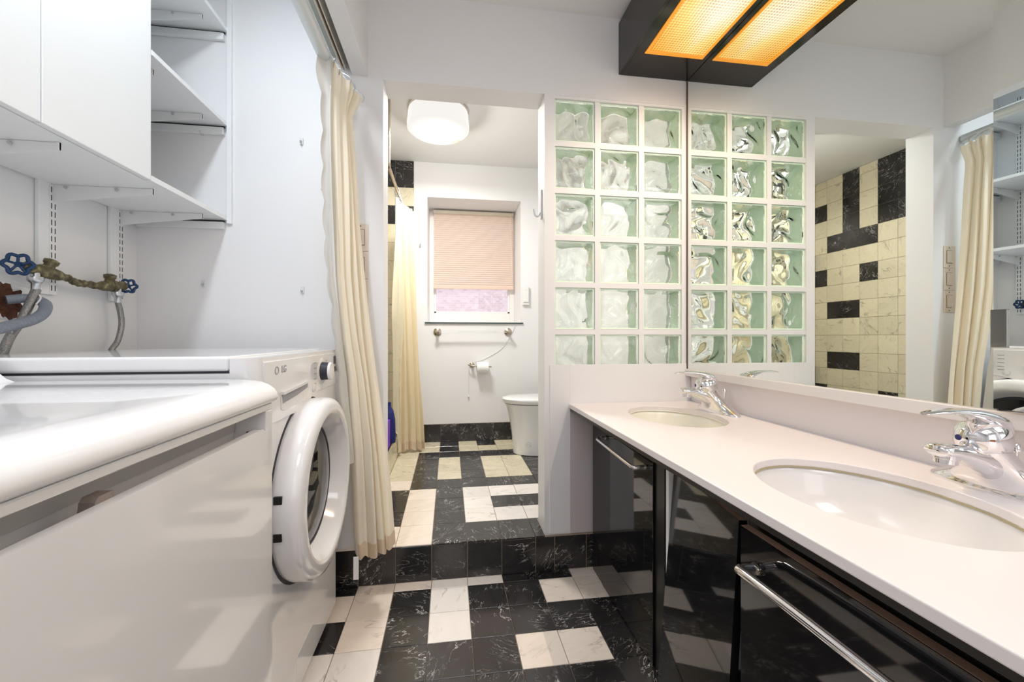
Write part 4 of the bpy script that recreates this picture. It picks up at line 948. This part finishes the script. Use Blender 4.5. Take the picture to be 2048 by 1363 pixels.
# ------------------------------------------------------------------ things on the bathroom wall
YK = WY - 0.0008
tb = thing('towel_bar', 'clear towel bar with round nickel ends under the window', 'towel bar', (0.2, YK, 1.1))
for x in (-0.099, 0.511):
    MB().lathe((x, YK, 1.1), (0, -1, 0), [(0, 0), (0.034, 0), (0.034, 0.006), (0.024, 0.012), (0.012, 0.02), (0.012, 0.05), (0.018, 0.056), (0.018, 0.072), (0, 0.076)], 24).build('end_mount', 'nickel', tb)
MB().tube([(-0.099, YK - 0.062, 1.1), (0.511, YK - 0.062, 1.1)], 0.0075, 12).build('glass_rod', 'glass_clear', tb)
th = thing('paper_holder', 'nickel toilet paper holder on the wall under the towel bar', 'holder', (0.19, YK, 0.8))
MB().lathe((0.195, YK, 0.815), (0, -1, 0), [(0, 0), (0.022, 0), (0.022, 0.006), (0.010, 0.012), (0.010, 0.05), (0, 0.052)], 20).tube(smooth_path([(0.16, YK - 0.045, 0.82), (0.195, YK - 0.05, 0.81), (0.23, YK - 0.052, 0.808), (0.36, YK - 0.052, 0.800)], 5), 0.006, 10).build('holder_arm', 'nickel', th)
tr_ = thing('toilet_paper', 'white toilet paper roll on the nickel holder', 'toilet paper', (0.29, YK - 0.052, 0.80))
MB().lathe((0.232, YK - 0.054, 0.795), (1, 0, 0), [(0.020, 0), (0.046, 0), (0.047, 0.003), (0.047, 0.097), (0.046, 0.10), (0.020, 0.10)], 28, cap=False).build('roll', 'paper', tr_)
tag(MB().tube([(0.170, YK - 0.004, 0.800), (0.165, YK - 0.006, 0.70), (0.166, YK - 0.005, 0.555)], 0.0025, 6).lathe((0.166, YK - 0.006, 0.555), (0, 0, -1), [(0, 0), (0.008, 0.004), (0.008, 0.02), (0, 0.024)], 10).build('pull_cord', 'plastic_white'), 'thin white cord hanging below the paper holder', 'cord')
tag(MB().tube(smooth_path([(0.575, YK - 0.001, 1.165), (0.560, YK - 0.003, 1.12), (0.49, YK - 0.003, 1.0), (0.42, YK - 0.003, 0.93), (0.30, YK - 0.003, 0.865), (0.22, YK - 0.003, 0.84)], 6), 0.0022, 6).build('wall_cable', 'plastic_white'), 'thin white cable stuck to the wall from sill to paper holder', 'cable')
rc = thing('remote_control', 'white remote control in a holder on the wall beside the window', 'remote', (0.665, YK, 1.36))
MB().box((0.637, YK - 0.022, 1.335), (0.697, YK - 0.001, 1.495), 0.004, 2).build('holder_case', 'plastic_white', rc)
MB().box((0.643, YK - 0.030, 1.36), (0.690, YK - 0.0225, 1.515), 0.003, 2).build('handset', 'plastic_white', rc)
MB().box((0.655, YK - 0.0305, 1.46), (0.678, YK - 0.0301, 1.475)).build('button', 'hook_white', rc)
gh = thing('wall_hook', 'small grey metal hook between shower curtain and window', 'hook', (-0.24, YK, 1.85))
hx, hz = -0.243, 1.855
MB().box((hx - 0.010, YK - 0.005, hz - 0.034), (hx + 0.013, YK, hz + 0.048), 0.002, 2).build('plate', 'steel', gh)
MB().tube(smooth_path([(hx, YK - 0.005, hz - 0.01), (hx, YK - 0.02, hz - 0.03), (hx, YK - 0.03, hz - 0.02)], 4), 0.004, 8).build('prong', 'steel', gh)
jh = thing('robe_hook', 'white curved hook on the doorway side of the glass block wall', 'hook', (0.43, 1.87, 1.7))
MB().box((0.424, 1.845, 1.610), (0.4292, 1.868, 1.745), 0.002, 2).build('plate', 'hook_white', jh)
MB().tube(smooth_path([(0.424, 1.856, 1.640), (0.412, 1.856, 1.622), (0.398, 1.856, 1.628), (0.392, 1.856, 1.655)], 5), 0.0045, 10).build('prong', 'hook_white', jh)

# ------------------------------------------------------------------ toilet
tz = ZS
to = thing('toilet', 'white skirted toilet with closed lid beyond the doorway', 'toilet', (0.75, 3.09, tz))
TY = 3.10
def oval(x0, x1, hw, z, n=40, pw=2.3):
    xc, hx_ = (x0 + x1) / 2, (x1 - x0) / 2; out = []
    for k in range(n):
        a = 2 * pi * k / n; c, s = cos(a), sin(a)
        rx = math.copysign(abs(c) ** (2 / pw), c); ry = math.copysign(abs(s) ** (2 / pw), s)
        out.append((xc + hx_ * rx, TY + hw * ry, z))
    return out
MB().loft([oval(0.500, 1.07, 0.130, tz + 0.0), oval(0.490, 1.07, 0.138, tz + 0.004), oval(0.488, 1.07, 0.140, tz + 0.05), oval(0.480, 1.07, 0.144, tz + 0.15), oval(0.465, 1.07, 0.152, tz + 0.25), oval(0.445, 1.07, 0.166, tz + 0.33), oval(0.428, 1.07, 0.176, tz + 0.378), oval(0.424, 1.07, 0.178, tz + 0.388)]).build('pedestal', 'porcelain', to)
MB().loft([oval(0.430, 1.06, 0.172, tz + 0.3885, pw=2.1), oval(0.430, 1.06, 0.172, tz + 0.393, pw=2.1)]).build('seat_gap', 'seam_dark', to)
MB().loft([oval(0.412, 1.06, 0.181, tz + 0.3935, pw=2.1), oval(0.405, 1.06, 0.186, tz + 0.412, pw=2.1), oval(0.402, 1.06, 0.188, tz + 0.424, pw=2.1), oval(0.410, 1.06, 0.184, tz + 0.431, pw=2.1), oval(0.45, 1.04, 0.155, tz + 0.436, pw=2.1), oval(0.60, 0.95, 0.07, tz + 0.438, pw=2.1)]).build('lid', 'porcelain', to)
MB().lathe((0.585, TY - 0.1405, tz + 0.092), (0, -1, 0.05), [(0.020, 0), (0.020, 0.0015), (0.0185, 0.0015), (0.0185, 0)], 28, cap=False).build('emblem_ring', 'print_grey', to)
MB().tube(smooth_path([(0.572, TY - 0.1425, tz + 0.098), (0.578, TY - 0.1428, tz + 0.088), (0.587, TY - 0.1428, tz + 0.098), (0.592, TY - 0.1425, tz + 0.083), (0.600, TY - 0.142, tz + 0.088)], 5), 0.0011, 6).build('emblem_swirl', 'print_grey', to)
